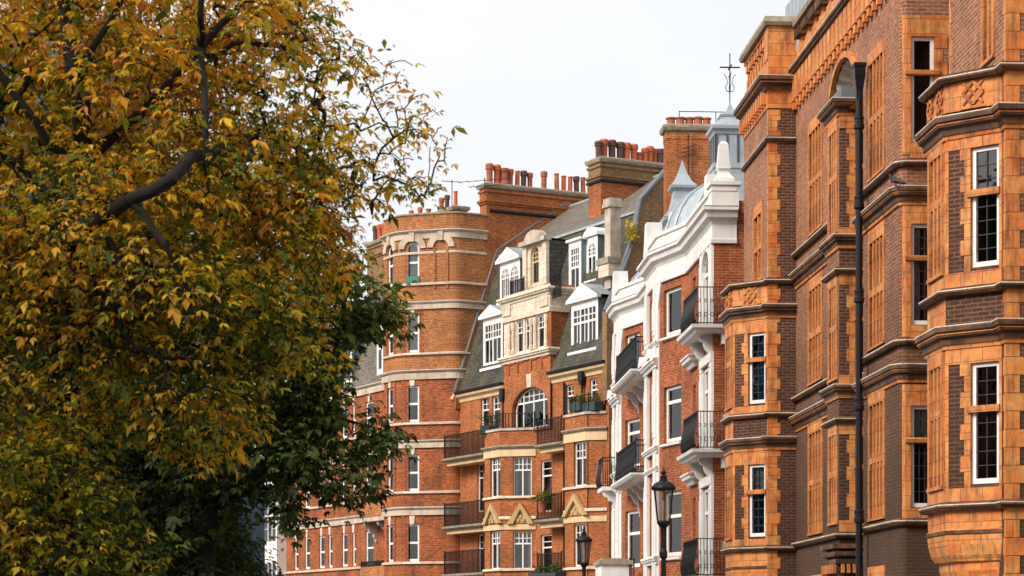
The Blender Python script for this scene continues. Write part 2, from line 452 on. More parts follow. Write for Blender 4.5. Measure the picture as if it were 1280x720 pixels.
def window(parent, seg, h, d=.09, fw=.06, meet=.5, cols=1, top=(1, 1), bot=(1, 1), mull=(), mat='white_paint', curtain=None, sill=None,
           name='window', open_=0.0, dd=.07, bw=.028, bar=None):
    """timber window in opening h: outer frame, meeting rail or transom, mullions, glazing bars, glass, curtains"""
    a, b, c, z = h['s0'], h['s1'], h['z0'], h['z1']; ar = h.get('arch', 0)
    mb = MB(mat); mb.seg = seg
    zs = z - (ar * (b - a) / 2 if ar else 0)
    e = .004
    d0, d1 = d, d + dd
    mb.box(a + e, a + fw, d0, d1, c + e, zs); mb.box(b - fw, b - e, d0, d1, c + e, zs)
    mb.box(a + fw, b - fw, d0, d1, c + e, c + fw * 1.25)
    def archz(x, r=0.0):
        t = max(-1, min(1, (x - (a + b) / 2) / ((b - a) / 2 - r))); return zs + max(.0, (z - zs) - r) * math.sqrt(max(0, 1 - t * t))
    if not ar: mb.box(a + fw, b - fw, d0, d1, z - fw, z - e)
    else:
        n = 10; cx = (a + b) / 2; rx = (b - a) / 2; rz = z - zs
        for k in range(n):
            t0, t1 = math.pi * k / n, math.pi * (k + 1) / n
            q = [(cx - (rx - o) * math.cos(t), zs + (rz - o) * math.sin(t)) for t, o in ((t0, fw), (t1, fw), (t1, e), (t0, e))]
            mb.prism(q, d0, d1)
    zt = z if not ar else z
    zm = c + (z - c) * meet
    mb.box(a + fw, b - fw, d0 + .005, d1 + .01, zm - fw * .5, zm + fw * .5)
    ms = [a + fw] + sorted(a + (b - a) * q for q in mull) + [b - fw]
    for x in ms[1:-1]:
        mb.box(x - fw * .45, x + fw * .45, d0 - .004, d1, c + fw, (z - fw) if not ar else archz(x, fw) - .002)
    for x0, x1 in zip(ms, ms[1:]):
        for (nc, nr), (y0, y1) in ((bot, (c + fw, zm)), (top, (zm, z - fw))):
            for k in range(1, nc):
                x = x0 + (x1 - x0) * k / nc
                ye = y1 if not (ar and y1 > zs) else min(y1, archz(x, fw))
                mb.box(x - bw / 2, x + bw / 2, d0 + .015, d1 - .01, y0, ye, bar)
            for k in range(1, nr):
                y = y0 + (y1 - y0) * k / nr
                xa, xb = x0, x1
                if ar and y > zs:
                    t = (b - a) / 2 * math.sqrt(max(0, 1 - ((y - zs) / max(.01, z - zs)) ** 2)); cx = (a + b) / 2
                    xa, xb = max(x0, cx - t), min(x1, cx + t)
                    if xb <= xa: continue
                mb.box(xa, xb, d0 + .016, d1 - .011, y - bw / 2, y + bw / 2, bar)
    w = mb.build(name, parent)
    g = MB('glass'); g.seg = seg
    gd = (d0 + d1) / 2
    if open_ > 0: # lower light swung open: no glass in the lower half
        g.box(a + fw * .6, b - fw * .6, gd, gd + .006, zm, zs if ar else z - fw * .6)
    else:
        g.box(a + fw * .6, b - fw * .6, gd, gd + .006, c + fw * .6, zs if ar else z - fw * .6)
    if ar:
        n = 10; cx = (a + b) / 2; rx = (b - a) / 2 - fw * .6; rz = z - zs - fw * .6
        g.prism([(cx - rx * math.cos(math.pi * k / n), zs + .001 + rz * math.sin(math.pi * k / n)) for k in range(n, -1, -1)], gd, gd + .006)
    g.build('pane', w)
    if curtain:
        cm = MB(); cm.seg = seg
        for kind, x0, x1, y0, y1 in curtain:
            X0, X1 = a + (b - a) * x0, a + (b - a) * x1; Y0, Y1 = c + (z - c) * y0, c + (z - c) * y1
            if kind == 'blind':
                cm.box(X0, X1, d1 + .06, d1 + .075, Y0, Y1, 'blind')
            else:
                n = max(4, int((X1 - X0) / .035)); dep = d1 + .09
                pts = [(X0 + (X1 - X0) * k / n, dep + .03 * math.sin(k * 1.9) + .012 * math.sin(k * .7)) for k in range(n + 1)]
                for (p, q), (r, t) in zip(pts, pts[1:]):
                    cm.face([(p, q, Y0), (r, t, Y0), (r, t, Y1), (p, q, Y1)], 'curtain')
                    cm.face([(p, q + .012, Y1), (r, t + .012, Y1), (r, t + .012, Y0), (p, q + .012, Y0)], 'curtain')
        cm.build('curtain', w)
    if sill:
        sm = MB(sill); sm.seg = seg
        sm.side_prism([(-.1, c - .10), (-.1, c - .04), (d0, c - .002), (d0, c - .12), (-.06, c - .12)], a - .07, b + .07)
        sm.build('sill', w, fix=True)
    return w

def H(s0, s1, z0, z1, **k): return dict(s0=s0, s1=s1, z0=z0, z1=z1, **k)
def arcpath(c, r, a0, a1, n):
    return [(c[0] + r * math.cos(a0 + (a1 - a0) * k / n), c[1] + r * math.sin(a0 + (a1 - a0) * k / n)) for k in range(n + 1)]

SILL = lambda z, o=.11: [(0, z), (o * .7, z), (o, z + .05), (o, z + .10), (o * .55, z + .14), (0, z + .15)]
CORN = lambda z, o=.2, h=.3: [(0, z), (o * .35, z), (o * .4, z + h * .3), (o * .75, z + h * .42), (o * .8, z + h * .62), (o, z + h * .68), (o, z + h * .86), (o * .9, z + h), (0, z + h + .02)]
BAND = lambda z0, z1, o=.04: [(0, z0), (o, z0), (o, z1), (0, z1)]
THIN = lambda z, o=.06, h=.07: [(0, z), (o, z), (o, z + h * .7), (o * .4, z + h), (0, z + h)]

# chimney pots: one mesh per kind, shared
POTS = {}
def pot_mesh(kind):
    if kind in POTS: return POTS[kind]
    mb = MB({'red': 'bright_clay_pot', 'clay': 'clay_pot', 'soot': 'sooty_clay_pot', 'tall': 'bright_clay_pot', 'short': 'clay_pot'}[kind])
    if kind in ('tall',):
        pr = [(.15, 0), (.15, .06), (.13, .1), (.12, 1.0), (.145, 1.02), (.145, 1.1), (.10, 1.1), (.10, .95)]
    elif kind == 'short':
        pr = [(.17, 0), (.17, .1), (.15, .15), (.14, .5), (.18, .54), (.18, .64), (.12, .64), (.12, .5)]
    else:
        pr = [(.15, 0), (.15, .08), (.135, .12), (.14, .72), (.175, .78), (.18, .86), (.165, .88), (.18, .92), (.18, 1.0), (.15, 1.08), (.11, 1.09), (.11, .95)]
    mb.lathe((0, 0, 0), pr, 12)
    o = mb.build('chimney_pot'); me = o.data; bpy.data.objects.remove(o)
    POTS[kind] = me
    return me
def pot(parent, kind, x, y, z, sc=1.0):
    o = bpy.data.objects.new('chimney_pot', pot_mesh(kind)); COL.objects.link(o); o.parent = parent
    o.location = (x, y, z); o.scale = (sc, sc, sc * random.uniform(.93, 1.06)); o.rotation_euler = (R(random.uniform(-1.5, 1.5)), R(random.uniform(-1.5, 1.5)), 0)
    return o

def railing(parent, path, z, h, gap=.11, mat='black_iron', belly=0.0, rail=.035, post=True, dense=False, name='railing', scroll=False):
    """iron balcony railing along a plan path; belly swells the bars outwards low down"""
    mb = MB(mat)
    P = [Vector(p) for p in path]
    for a, b in zip(P, P[1:]):
        L = (b - a).length; t = (b - a) / L; o = Vector((t.y, -t.x))
        n = max(1, int(L / gap))
        for k in range(n + 1):
            q = a + t * (L * k / n)
            if belly:
                pr = [(0, 0), (belly * .8, .12), (belly, .3), (belly * .55, .55), (.0, .8), (0, 1.0)]
                mb.tube([(q.x + o.x * e, q.y + o.y * e, z + h * f) for e, f in pr], .011, 4)
            else:
                mb.seg = IDENT; mb.box(q.x - .015, q.x + .015, q.y - .015, q.y + .015, z, z + h)
            if scroll and k < n and k % 2 == 0:
                w_ = L / n
                for cz, rr in ((.25, .42), (.62, .36)):
                    ring = [(q.x + t.x * (w_ * .5 + w_ * rr * math.cos(x)) + o.x * (belly * .8 if cz < .5 else belly * .2),
                             q.y + t.y * (w_ * .5 + w_ * rr * math.cos(x)) + o.y * (belly * .8 if cz < .5 else belly * .2),
                             z + h * cz + w_ * rr * 1.5 * math.sin(x)) for x in [j * math.pi / 5 for j in range(11)]]
                    mb.tube(ring, .009, 4)
        hs = [(0.03, belly * .3), (.98, 0)] + ([(.82, 0), (.2, belly)] if dense else [])
        for f, e in hs:
            mb.bar((a.x + o.x * e, a.y + o.y * e, z + h * f), (b.x + o.x * e, b.y + o.y * e, z + h * f), rail)
    for q in (P if post else []):
        mb.box(q.x - .02, q.x + .02, q.y - .02, q.y + .02, z - .01, z + h + .06)
    return mb.build(name, parent)
# ================================================================== street frame
ET = Vector((-.06416, .99794)); EN = Vector((.99794, .06416))
def street_frame(off, along):
    p = EN * off + ET * along
    return Frame(p.x, p.y, math.atan2(-ET.y, -ET.x))

# ================================================================== brown brick and terracotta mansion block (right)
FR = street_frame(10.68, 60.0)
mansion = tag(empty('mansion_block', (FR.ox, FR.oy, 0), FR.a), 'tall brown brick mansion block with orange terracotta bays and a black drainpipe', 'building', 'buildings along the street')
YT = -.70
xT0, xT1 = FR.xu(930, YT), FR.xu(960.5, YT)
xP0, xP1 = FR.xu(1034, -.16), FR.xu(1049, -.16)
xM2a, xM2b = FR.xu(1079, 0), FR.xu(1125, 0)
Y2 = -.11
xS0, xS1 = FR.xu(1187, Y2), FR.xu(1258, Y2)
YR1, YR2, YR3 = .75, 1.5, 1.3
TOP = 15.0

mwall = MB('brown_brick', 'terracotta', 'room')
mw_dark = 'dark_brick'
TRIM = MB('terracotta'); TR2 = MB('narrow_terracotta')
def flush():
    global TRIM, TR2
    for m_, nm in ((TRIM, 'terracotta_dressing'), (TR2, 'window_transom')):
        m_.seg = IDENT
        if m_.f: m_.build(nm, mansion)
    TRIM = MB('terracotta'); TR2 = MB('narrow_terracotta')

def terra_window(seg, sa, sb, z0, z1, lights, tr=.52, parent=None, proud=.03):
    """terracotta mullioned window: block surround and mullions standing proud, timber casements set deep"""
    jw = .13; hd = .28
    h = H(sa + jw, sb - jw, z0 + .06, z1 - hd, rd=.24, reveal='narrow_terracotta')
    W_ = MB('narrow_terracotta', 'terracotta'); W_.seg = seg
    W_.box(sa, sa + jw, -proud, .05, z0 + .06, z1 - hd); W_.box(sb - jw, sb, -proud, .05, z0 + .06, z1 - hd)
    W_.box(sa, sb, -proud, .05, z1 - hd, z1, 'terracotta')
    W_.box(sa, sb, -proud - .02, .05, z0, z0 + .06)
    W = sb - sa - 2 * jw; zt = z0 + (z1 - z0) * tr
    W_.box(sa + jw, sb - jw, -proud * .4, .19, zt - .07, zt + .07)
    for k in range(1, lights):
        x = sa + jw + W * k / lights
        W_.box(x - .055, x + .055, -proud * .5, .2, z0 + .06, zt - .07); W_.box(x - .055, x + .055, -proud * .5, .2, zt + .07, z1 - hd)
    W_.seg = IDENT
    W_.build('window_surround', mansion)
    return h
def quoins(seg, s_edge, sign, z0, z1, wl=.42, ws=.27, bh=.3, proud=.012, mb=None):
    """alternating long and short terracotta blocks down an edge"""
    mb = MB('terracotta')
    mb.seg = seg; z = z0; k = 0
    while z < z1 - .02:
        w = wl if k % 2 else ws; t = min(z + bh, z1)
        a, b = (s_edge, s_edge + sign * w) if sign > 0 else (s_edge - w, s_edge)
        mb.box(a, b, -proud, .04, z + .004, t - .004); z = t; k += 1
    mb.seg = IDENT; mb.build('quoins', mansion)

def put_windows(parent, seg, holes, styles):
    for h, st in zip(holes, styles): window(parent, seg, h, **st)

CASE = dict(d=.20, fw=.05, meet=.5, mat='white_paint')

# ---- main wall runs: plan segments with their windows
def run(p0, p1, zt=TOP, zb=0.0): return Seg(p0, p1), zb, zt
MAINW = [(11.35, 14.1), (7.75, 10.3), (4.12, 6.85), (.9, 3.15)]
# M1
s = Seg((xT1, 0), (xP0, 0))
a, b = s.s_u(FR, 1011), s.s_u(FR, 1028.5)
hs = [terra_window(s, a, b, z0, z1, 4, tr=.47) for z0, z1 in MAINW]
wall(mwall, s, 0, TOP, hs, 'brown_brick')
for h in hs: window(mansion, s, h, d=.2, mull=(.25, .5, .75), top=(2, 3), bot=(2, 4), meet=.47, fw=.04, bw=.014, bar='leading')
# pier P with its return that faces down the street
s = Seg((xP0, -.16), (xP1, -.16))
PW = [(10.75, 13.35), (7.45, 9.85), (4.2, 6.5)]
hs = [terra_window(s, .18, s.L - .15, z0, z1, 3, tr=.5) for z0, z1 in PW]
wall(mwall, s, 0, 13.5, hs, 'brown_brick')
for h in hs: window(mansion, s, h, d=.2, mull=(.33, .66), meet=.5, fw=.04, top=(2, 3), bot=(2, 3), bw=.014, bar='leading')
sP = Seg((xP1, -.16), (xP1, YR1))
qa = [H(.36, .62, z0 + .1, z1 - .3, rd=.16) for z0, z1 in PW]
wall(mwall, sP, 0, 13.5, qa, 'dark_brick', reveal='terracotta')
for h in qa: window(mansion, sP, h, d=.08, meet=.6, fw=.045)
for z0, z1 in PW:
    TRIM.seg = sP
    TRIM.box(.0, sP.L, -.02, .03, z1 - .3, z1 + .02); flush(); TRIM.seg = sP; TRIM.box(0, sP.L, -.02, .03, z0 - .25, z0 + .08); flush()
    quoins(sP, .36, -1, z0 + .08, z1 - .3, .19, .13, .3)
    flush(); TRIM.seg = sP; TRIM.box(.33, .66, -.05, .06, z0 + (z1 - z0) * .56 - .05, z0 + (z1 - z0) * .56 + .04); TRIM.seg = IDENT
flush()
# back of the recess and far side hidden behind M2
s = Seg((xP1, YR1), (xM2a, YR1)); wall(mwall, s, 0, TOP, (), 'brown_brick')
s = Seg((xM2a, YR1), (xM2a, 0)); wall(mwall, s, 0, TOP, (), 'brown_brick')
# M2 with its rounded corner
rc = .15
s = Seg((xM2a, 0), (xM2b - rc, 0))
a, b = s.s_u(FR, 1086), s.s_u(FR, 1106.5)
hs = [terra_window(s, a, b, z0, z1, 4, tr=.47) for z0, z1 in MAINW]
wall(mwall, s, 0, TOP, hs, 'brown_brick')
for h in hs: window(mansion, s, h, d=.2, mull=(.25, .5, .75), top=(2, 3), bot=(2, 4), meet=.47, fw=.04, bw=.014, bar='leading')
arc = arcpath((xM2b - rc, rc), rc, -math.pi / 2, 0, 8)
for p, q in zip(arc, arc[1:]): wall(mwall, Seg(p, q), 0, TOP, (), 'brown_brick')
sM = Seg((xM2b, rc), (xM2b, YR2))
MW = [(11.62, 13.75), (7.95, 9.98), (4.27, 6.32)]
hs = []
ua, ub = max(.07, sM.s_u(FR, 1139)), sM.s_u(FR, 1168)
for z0, z1 in MW: hs.append(H(ua, ub, z0, z1, rd=.2))
wall(mwall, sM, 0, TOP, hs, 'brown_brick', reveal='narrow_terracotta')
for k, h in enumerate(hs):
    window(mansion, sM, h, d=.05, meet=.66, fw=.07, curtain=[None, [('c', .0, .45, 0, 1)], [('b', .0, 1, .66, 1)]][k], top=(1, 1) if k == 0 else (3, 3), bot=(1, 1) if k == 0 else (3, 5), bw=.014, bar='leading')
arcq = arcpath((xM2b - rc, rc), rc + .014, R(-38), 0, 5)
for z0, z1 in MW:
    ring = arcq + [(xM2b + .014, rc + ua - .005)]
    zt = z1
    # rounded lintel, jamb blocks and sill that turn the corner
    TRIM.sweep(ring + [(xM2b + .014, YR2 - .03)], [(0, zt), (0, zt + .42), (-.03, zt + .42), (-.03, zt)])
    TRIM.sweep(ring, [(0, z0 - .25), (0, zt), (-.03, zt), (-.03, z0 - .25)])
    zz = z0 + (z1 - z0) * .66
    TR2.sweep([(xM2b + .014, rc + ua - .13), (xM2b + .014, rc + ub + .1)], [(.05, zz - .05), (.06, zz + .02), (0, zz + .05), (-.06, zz + .05), (-.06, zz - .06)])
    TRIM.seg = sM; TRIM.box(ua - .02, sM.L, -.016, .03, z0 - .32, z0 - .02)
    quoins(sM, ub + .005, 1, z0, z1, .26, .17, .27, .014)
    flush()
flush()
# recess back, then second tower
s = Seg((xM2b, YR2), (xS0, YR2)); wall(mwall, s, 0, TOP, (), 'brown_brick')
s = Seg((xS0, YR2), (xS0, Y2)); wall(mwall, s, 0, TOP + 3, (), 'brown_brick')

def bay_path(xb, y0, p, w):
    return [(xb - 2 * p - w, y0), (xb - p - w, y0 - p), (xb - p, y0 - p), (xb, y0)]

def tower_bay(xb, y0, p, w, ztop, zpar, floors, zbase, xa_wall, xb_wall, top_wall):
    """canted terracotta bay on a tower face. floors = [(sill_z, head_z)...] from the top"""
    path = bay_path(xb, y0, p, w)
    far, front, near = (Seg(path[k], path[k + 1]) for k in range(3))
    s = Seg((xa_wall, y0), (path[0][0], y0)); 
    if s.L > .02 and path[0][0] > xa_wall: wall(mwall, s, 0, top_wall, (), 'brown_brick')
    s = Seg(path[3], (xb_wall, y0))
    if path[3][0] < xb_wall - .02: wall(mwall, s, 0, top_wall, (), 'brown_brick')
    # wall behind and below/above the bay
    s = Seg((path[0][0], y0), (path[3][0], y0))
    wall(mwall, s, 0, zbase - .9, (), 'brown_brick')
    L = near.L
    wa, wb = L * .45, L * .95
    hn, hf, hfar = [], [], []
    for z0, z1 in floors:
        hn.append(H(wa, wb, z0, z1, rd=.17, reveal='narrow_terracotta', room=.7))
        hf.append(terra_window(front, .12, front.L - .12, z0 - .05, z1 + .3, 3, tr=.55))
        hf[-1]['room'] = .6
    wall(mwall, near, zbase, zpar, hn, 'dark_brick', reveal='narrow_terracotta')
    wall(mwall, front, zbase, zpar, hf, 'terracotta')
    wall(mwall, far, zbase, zpar, (), 'terracotta')
    for k, h in enumerate(hn):
        window(mansion, near, h, d=.05, meet=.62, fw=.072, curtain=([None, None] if xb > 15 else [[('b', 0, 1, .86, 1)], [('b', 0, 1, .62, 1)]])[k], top=(2, 3), bot=(2, 5), open_=1.0 if (k == 0 and xb > 15) else 0, bw=.014, bar='leading')
    for h in hf: window(mansion, front, h, d=.2, mull=(.33, .66), meet=.55, fw=.04, top=(1, 2), bot=(1, 3), bw=.014, bar='leading')
    for k, (z0, z1) in enumerate(floors):
        TRIM.seg = near
        TRIM.box(.003, L, -.014, .03, z1, z1 + .42)                     # lintel blocks
        TRIM.box(.003, L, -.014, .03, z0 - .34, z0 - .06)               # sill blocks
        TRIM.box(wb, L, -.012, .03, z0 - .06, z1)
        quoins(near, wa, -1, z0 - .06, z1, .2, .12, .27, .012)
        zz = z0 + (z1 - z0) * .62
        TR2.seg = near; TR2.box(wa - .06, wb + .02, -.05, .05, zz - .06, zz + .05); TR2.seg = IDENT
        TRIM.seg = IDENT
        quoins(near, .003, 1, z0 - .06, z1, .06, .06, .27, .010); flush()
    # parapet over the bay: terracotta panels with a carved diamond
    for sg in (far, front, near):
        TRIM.seg = sg; TRIM.box(.0, sg.L, -.01, .12, zpar + .1, ztop - .1)
        c = sg.L / 2; z = (zpar + ztop) / 2
        if sg is not far:
            n = 1 if sg is near else 2
            for k in range(n):
                cc = sg.L * (k + .5) / n; r = .19
                for (a1, z1_), (a2, z2_) in (((cc - r, z), (cc, z + r)), ((cc, z + r), (cc + r, z)), ((cc + r, z), (cc, z - r)), ((cc, z - r), (cc - r, z))):
                    TR2.seg = sg; TR2.bar((a1, -.02, z1_), (a2, -.02, z2_), .05)
                TR2.bar((cc - r, -.02, z - r), (cc + r, -.02, z + r), .035); TR2.bar((cc + r, -.02, z - r), (cc - r, -.02, z + r), .035)
                TR2.box(cc - .24, cc + .24, -.025, 0, z - .26, z - .22); TR2.box(cc - .24, cc + .24, -.025, 0, z + .22, z + .26); TR2.seg = IDENT
                flush()
        TRIM.seg = IDENT; flush()
    flush()
    # flat lead top
    mwall.raw([(x, y, ztop + .02) for x, y in path], 'dark_lead')
    s = Seg((path[0][0], y0), (path[3][0], y0))
    return path, (far, front, near)

def course(path, z, prof, name='string_course', mat='sooty_terracotta'):
    mb = MB(mat); mb.sweep(path, prof)
    if mat == 'sooty_terracotta':                 # thin pale fillet along the nose, terracotta bed mould below
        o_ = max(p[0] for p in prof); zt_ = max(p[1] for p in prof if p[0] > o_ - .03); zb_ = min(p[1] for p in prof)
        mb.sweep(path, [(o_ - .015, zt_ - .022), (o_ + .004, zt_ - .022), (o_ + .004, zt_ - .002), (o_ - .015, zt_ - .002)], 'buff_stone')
        if name == 'cornice': mb.sweep(path, [(0, zb_ - .07), (.035, zb_ - .07), (.05, zb_ + .002), (0, zb_ + .002)], 'terracotta'); mb.sweep(path, [(o_ * .78, zb_ + .17), (o_ * .80 + .008, zb_ + .17), (o_ * .80 + .008, zb_ + .186), (o_ * .78, zb_ + .186)], 'terracotta')
    return mb.build(name, mansion)

# tower T
BP = .74
xbT = xT1 - .16
tT = tower_bay(xbT, YT, BP, 1.25, 10.62, 9.95, [(7.55, 9.33), (4.2, 6.02)], 3.9, xT0, xT1, TOP)
sT = Seg((xbT - 2 * BP - 1.25, YT), (xbT, YT))
h = terra_window(Seg((xT0, YT), (xT1, YT)), Seg((xT0, YT), (xT1, YT)).s_u(FR, 942), Seg((xT0, YT), (xT1, YT)).s_u(FR, 953.5), 10.75, 12.75, 2, tr=.45)
off = (xbT - 2 * BP - 1.25) - (xT0)
h2 = dict(h); h2['s0'] -= off; h2['s1'] -= off
wall(mwall, sT, 10.5, TOP, [h2], 'brown_brick')
window(mansion, sT, h2, d=.2, mull=(.5,), meet=.45, fw=.04, top=(1, 2), bot=(1, 3), bw=.014, bar='leading')
sTs = Seg((xT1, YT), (xT1, 0))
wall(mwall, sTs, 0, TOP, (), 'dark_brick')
quoins(sTs, .003, 1, .3, 14.85, .30, .22, .28)
quoins(Seg((xT0, YT), (xT1, YT)), xT1 - xT0 - .003, -1, .3, 14.85, .12, .07, .28)
wall(mwall, Seg((xT0, 3), (xT0, YT)), 0, TOP, (), 'brown_brick')
flush()
# tower 2
xb2 = xS1 - .25
tS = tower_bay(xb2, Y2, .76, 1.25, 11.2, 10.46, [(7.88, 9.9), (4.23, 6.27)], 3.9, xS0, xS1, TOP + 3)
sS = Seg((xb2 - 2 * .76 - 1.25, Y2), (xb2, Y2))
hh = terra_window(sS, 1.55, 2.35, 11.45, 14.3, 2, tr=.5)
wall(mwall, sS, 11.0, TOP + 3, [hh], 'brown_brick')
window(mansion, sS, hh, d=.2, mull=(.5,), meet=.5, fw=.04, bw=.014, bar='leading')
quoins(Seg((xS0, Y2), (xS1, Y2)), xS1 - xS0 - .003, -1, .3, 17.6, .16, .09, .3)
quoins(Seg((xS0, Y2), (xS1, Y2)), .003, 1, 11.3, 17.6, .14, .08, .3)
sS2 = Seg((xS1, Y2), (xS1, YR3))
wall(mwall, sS2, 0, TOP + 3, (), 'brown_brick')
quoins(sS2, .003, 1, .3, 17.8, .36, .22, .3)
s = Seg((xS1, YR3), (xS1 + 9, YR3))
hs = [terra_window(s, 3, 4.8, z0, z1, 4) for z0, z1 in MAINW]
wall(mwall, s, 0, TOP, hs, 'brown_brick')
for h in hs: window(mansion, s, h, d=.2, mull=(.25, .5, .75), meet=.5, fw=.04)
# closing walls behind, and the flat roof
mwall.raw([(xS1 + 9, YR3, 0), (xS1 + 9, 11, 0), (xS1 + 9, 11, TOP), (xS1 + 9, YR3, TOP)], 'brown_brick')
mwall.raw([(xS1 + 9, 11, 0), (xT0, 11, 0), (xT0, 11, TOP), (xS1 + 9, 11, TOP)], 'brown_brick')
mwall.raw([(xT0, 11, 0), (xT0, 3, 0), (xT0, 3, TOP), (xT0, 11, TOP)], 'brown_brick')
mwall.build('wall', mansion)
rf = MB('grey_slate', 'lead')
rf.raw([(xT0, .3, TOP + .2), (xS1 + 9, .3, TOP + .2), (xS1 + 9, 11, TOP + .2), (xT0, 11, TOP + .2)], 'lead')
rf.seg = Seg((xT0 + .6, 0), (xM2b, 0))
rf.side_prism([(1.0, TOP + .2), (2.2, TOP + 2.6), (8, TOP + 2.9), (9.5, TOP + .2)], 0, rf.seg.L, 'lead')
rf.build('roof', mansion, fix=True)
# lead-clad box above the tower
lb = MB('lead'); lb.seg = IDENT
lx0, lx1 = FR.xu(984, .4), FR.xu(1003, .4)
lb.box(lx0, lx0 + 3.2, .35, 2.4, TOP + .2, 18.35)
for k in range(1, 7): lb.box(lx0 + k * .5 - .015, lx0 + k * .5 + .015, .325, .35, TOP + .2, 18.3)
lb.build('roof_plant_room', mansion)
flush()

# string courses and cornices
yM = [(xT1, 0), (xP0, 0)]
for z in (11.25, 7.66, 4.03):
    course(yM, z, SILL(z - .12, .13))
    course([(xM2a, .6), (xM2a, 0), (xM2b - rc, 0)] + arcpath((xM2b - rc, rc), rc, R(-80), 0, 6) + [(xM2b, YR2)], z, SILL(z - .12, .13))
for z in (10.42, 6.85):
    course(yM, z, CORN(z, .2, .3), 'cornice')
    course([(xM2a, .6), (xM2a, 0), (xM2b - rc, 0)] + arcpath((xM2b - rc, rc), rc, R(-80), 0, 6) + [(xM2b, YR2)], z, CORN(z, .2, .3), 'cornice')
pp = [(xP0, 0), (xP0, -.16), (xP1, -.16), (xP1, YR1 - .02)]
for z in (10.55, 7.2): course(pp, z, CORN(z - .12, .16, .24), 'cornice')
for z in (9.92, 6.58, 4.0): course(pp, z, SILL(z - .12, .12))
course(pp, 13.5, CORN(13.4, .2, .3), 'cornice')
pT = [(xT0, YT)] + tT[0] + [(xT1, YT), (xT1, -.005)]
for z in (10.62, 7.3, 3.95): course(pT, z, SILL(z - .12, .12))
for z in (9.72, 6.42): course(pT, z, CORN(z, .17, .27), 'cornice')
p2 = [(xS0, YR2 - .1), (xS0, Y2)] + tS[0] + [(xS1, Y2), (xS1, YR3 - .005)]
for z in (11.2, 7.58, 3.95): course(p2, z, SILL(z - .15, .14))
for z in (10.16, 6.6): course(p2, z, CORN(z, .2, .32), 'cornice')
# tower T head: string, modillion frieze, cornice, open parapet
pTt = [(xT0, YT), (xT1, YT), (xT1, -.004)]
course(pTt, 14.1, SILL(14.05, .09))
fz = MB('terracotta'); fz.sweep(pTt, BAND(14.88, 15.32, .03))
seg = Seg(pTt[0], pTt[1]); fz.seg = seg
k = .2
while k < seg.L: fz.box(k - .06, k + .06, -.16, -.03, 15.0, 15.32); k += .36
fz.seg = IDENT; fz.build('frieze', mansion)
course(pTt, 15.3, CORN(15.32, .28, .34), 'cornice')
pm = MB('terracotta'); pm.sweep(pTt[1:], BAND(15.66, 16.95, .02)[:]); pm.seg = Seg(pTt[0], pTt[1])
L = pm.seg.L
pm.box(0, L, .0, .3, 15.66, 16.12); pm.box(L - .5, L, -.02, .4, 16.12, 16.95)
k = .15
while k < L - .55:
    pm.box(k, k + .16, .04, .26, 16.12, 16.4); pm.box(k + .03, k + .13, .06, .24, 16.4, 16.62); pm.box(k - .04, k + .2, .02, .28, 16.62, 16.86)
    k += .42
pm.box(0, L - .5, .0, .3, 16.84, 16.95)
pm.seg = IDENT; pm.build('parapet', mansion)
course(pTt, 16.95, [(-.3, 16.94), (.1, 16.94), (.14, 17.02), (.1, 17.16), (-.3, 17.2)], 'coping', 'mossy_stone')
# main entablature: dentil frieze, cornice, open parapet
def entab(path, segs, x0):
    mb = MB('terracotta'); 
    for sg in segs:
        mb.seg = sg; k = .13
        mb.box(0, sg.L, -.02, .1, 15.0, 15.62)
        while k < sg.L - .05:
            mb.box(k - .15, k + .15, -.13, -.02, 15.02, 15.62); mb.box(k - .09, k + .09, -.11, -.02, 14.82, 15.02); k += .44
    mb.seg = IDENT; mb.build('dentil_frieze', mansion)
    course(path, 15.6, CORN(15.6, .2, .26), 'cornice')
    mb = MB('terracotta')
    for sg in segs:
        mb.seg = sg
        mb.box(0, sg.L, 0, .35, 15.85, 16.3)
        k = .1
        while k < sg.L - .4:
            mb.box(k, k + .42, .03, .3, 16.3, 16.42); mb.box(k + .1, k + .32, .06, .27, 16.42, 16.6); mb.box(k - .08, k + .5, -.06, .33, 16.6, 16.8, 'sooty_terracotta' if int(k * 7) % 3 == 0 else None); k += .86
        mb.box(0, sg.L, .0, .35, 16.8, 16.9)
    mb.seg = IDENT; mb.build('parapet', mansion)
    course(path, 16.9, [(-.36, 16.89), (.1, 16.89), (.12, 17.0), (.06, 17.1), (-.36, 17.12)], 'coping', 'mossy_stone')
pa = [(xT1 + .003, 0), (xM2b - rc, 0)] + arcpath((xM2b - rc, rc), rc, R(-80), 0, 6) + [(xM2b, YR2)]
entab(pa, [Seg((xT1 + .003, 0), (xM2b, 0)), Seg((xM2b, .01), (xM2b, YR2))], 0)

# corbels under the bays
def corbel(path, y0, z):
    mb = MB('terracotta', 'sooty_terracotta')
    cx = (path[0][0] + path[3][0]) / 2
    def ring(f, zz): return [(cx + (x - cx) * (.55 + .45 * f), y0 + (y - y0) * f, zz) for x, y in path]
    lv = [(1.0, z), (.98, z - .34), (.98, z - .36), (1.03, z - .38), (1.03, z - .44), (1.0, z - .46), (.98, z - .62), (.92, z - .80), (.84, z - .9), (.74, z - .92), (.74, z - 1.06), (.66, z - 1.22), (.5, z - 1.45), (.3, z - 1.62), (.06, z - 1.75)]
    for (f0, z0), (f1, z1) in zip(lv, lv[1:]):
        r0, r1 = ring(f0, z0), ring(f1, z1)
        for j in range(3): mb.raw([r1[j], r1[j + 1], r0[j + 1], r0[j]], 'sooty_terracotta' if f0 > 1.0 else 'terracotta')
    mb.raw(ring(*lv[-1])[::-1], 'terracotta')
    mb.build('corbel', mansion)
corbel(tT[0], YT, 3.84); corbel(tS[0], Y2, 3.84)
mb = MB('sooty_terracotta', 'terracotta')
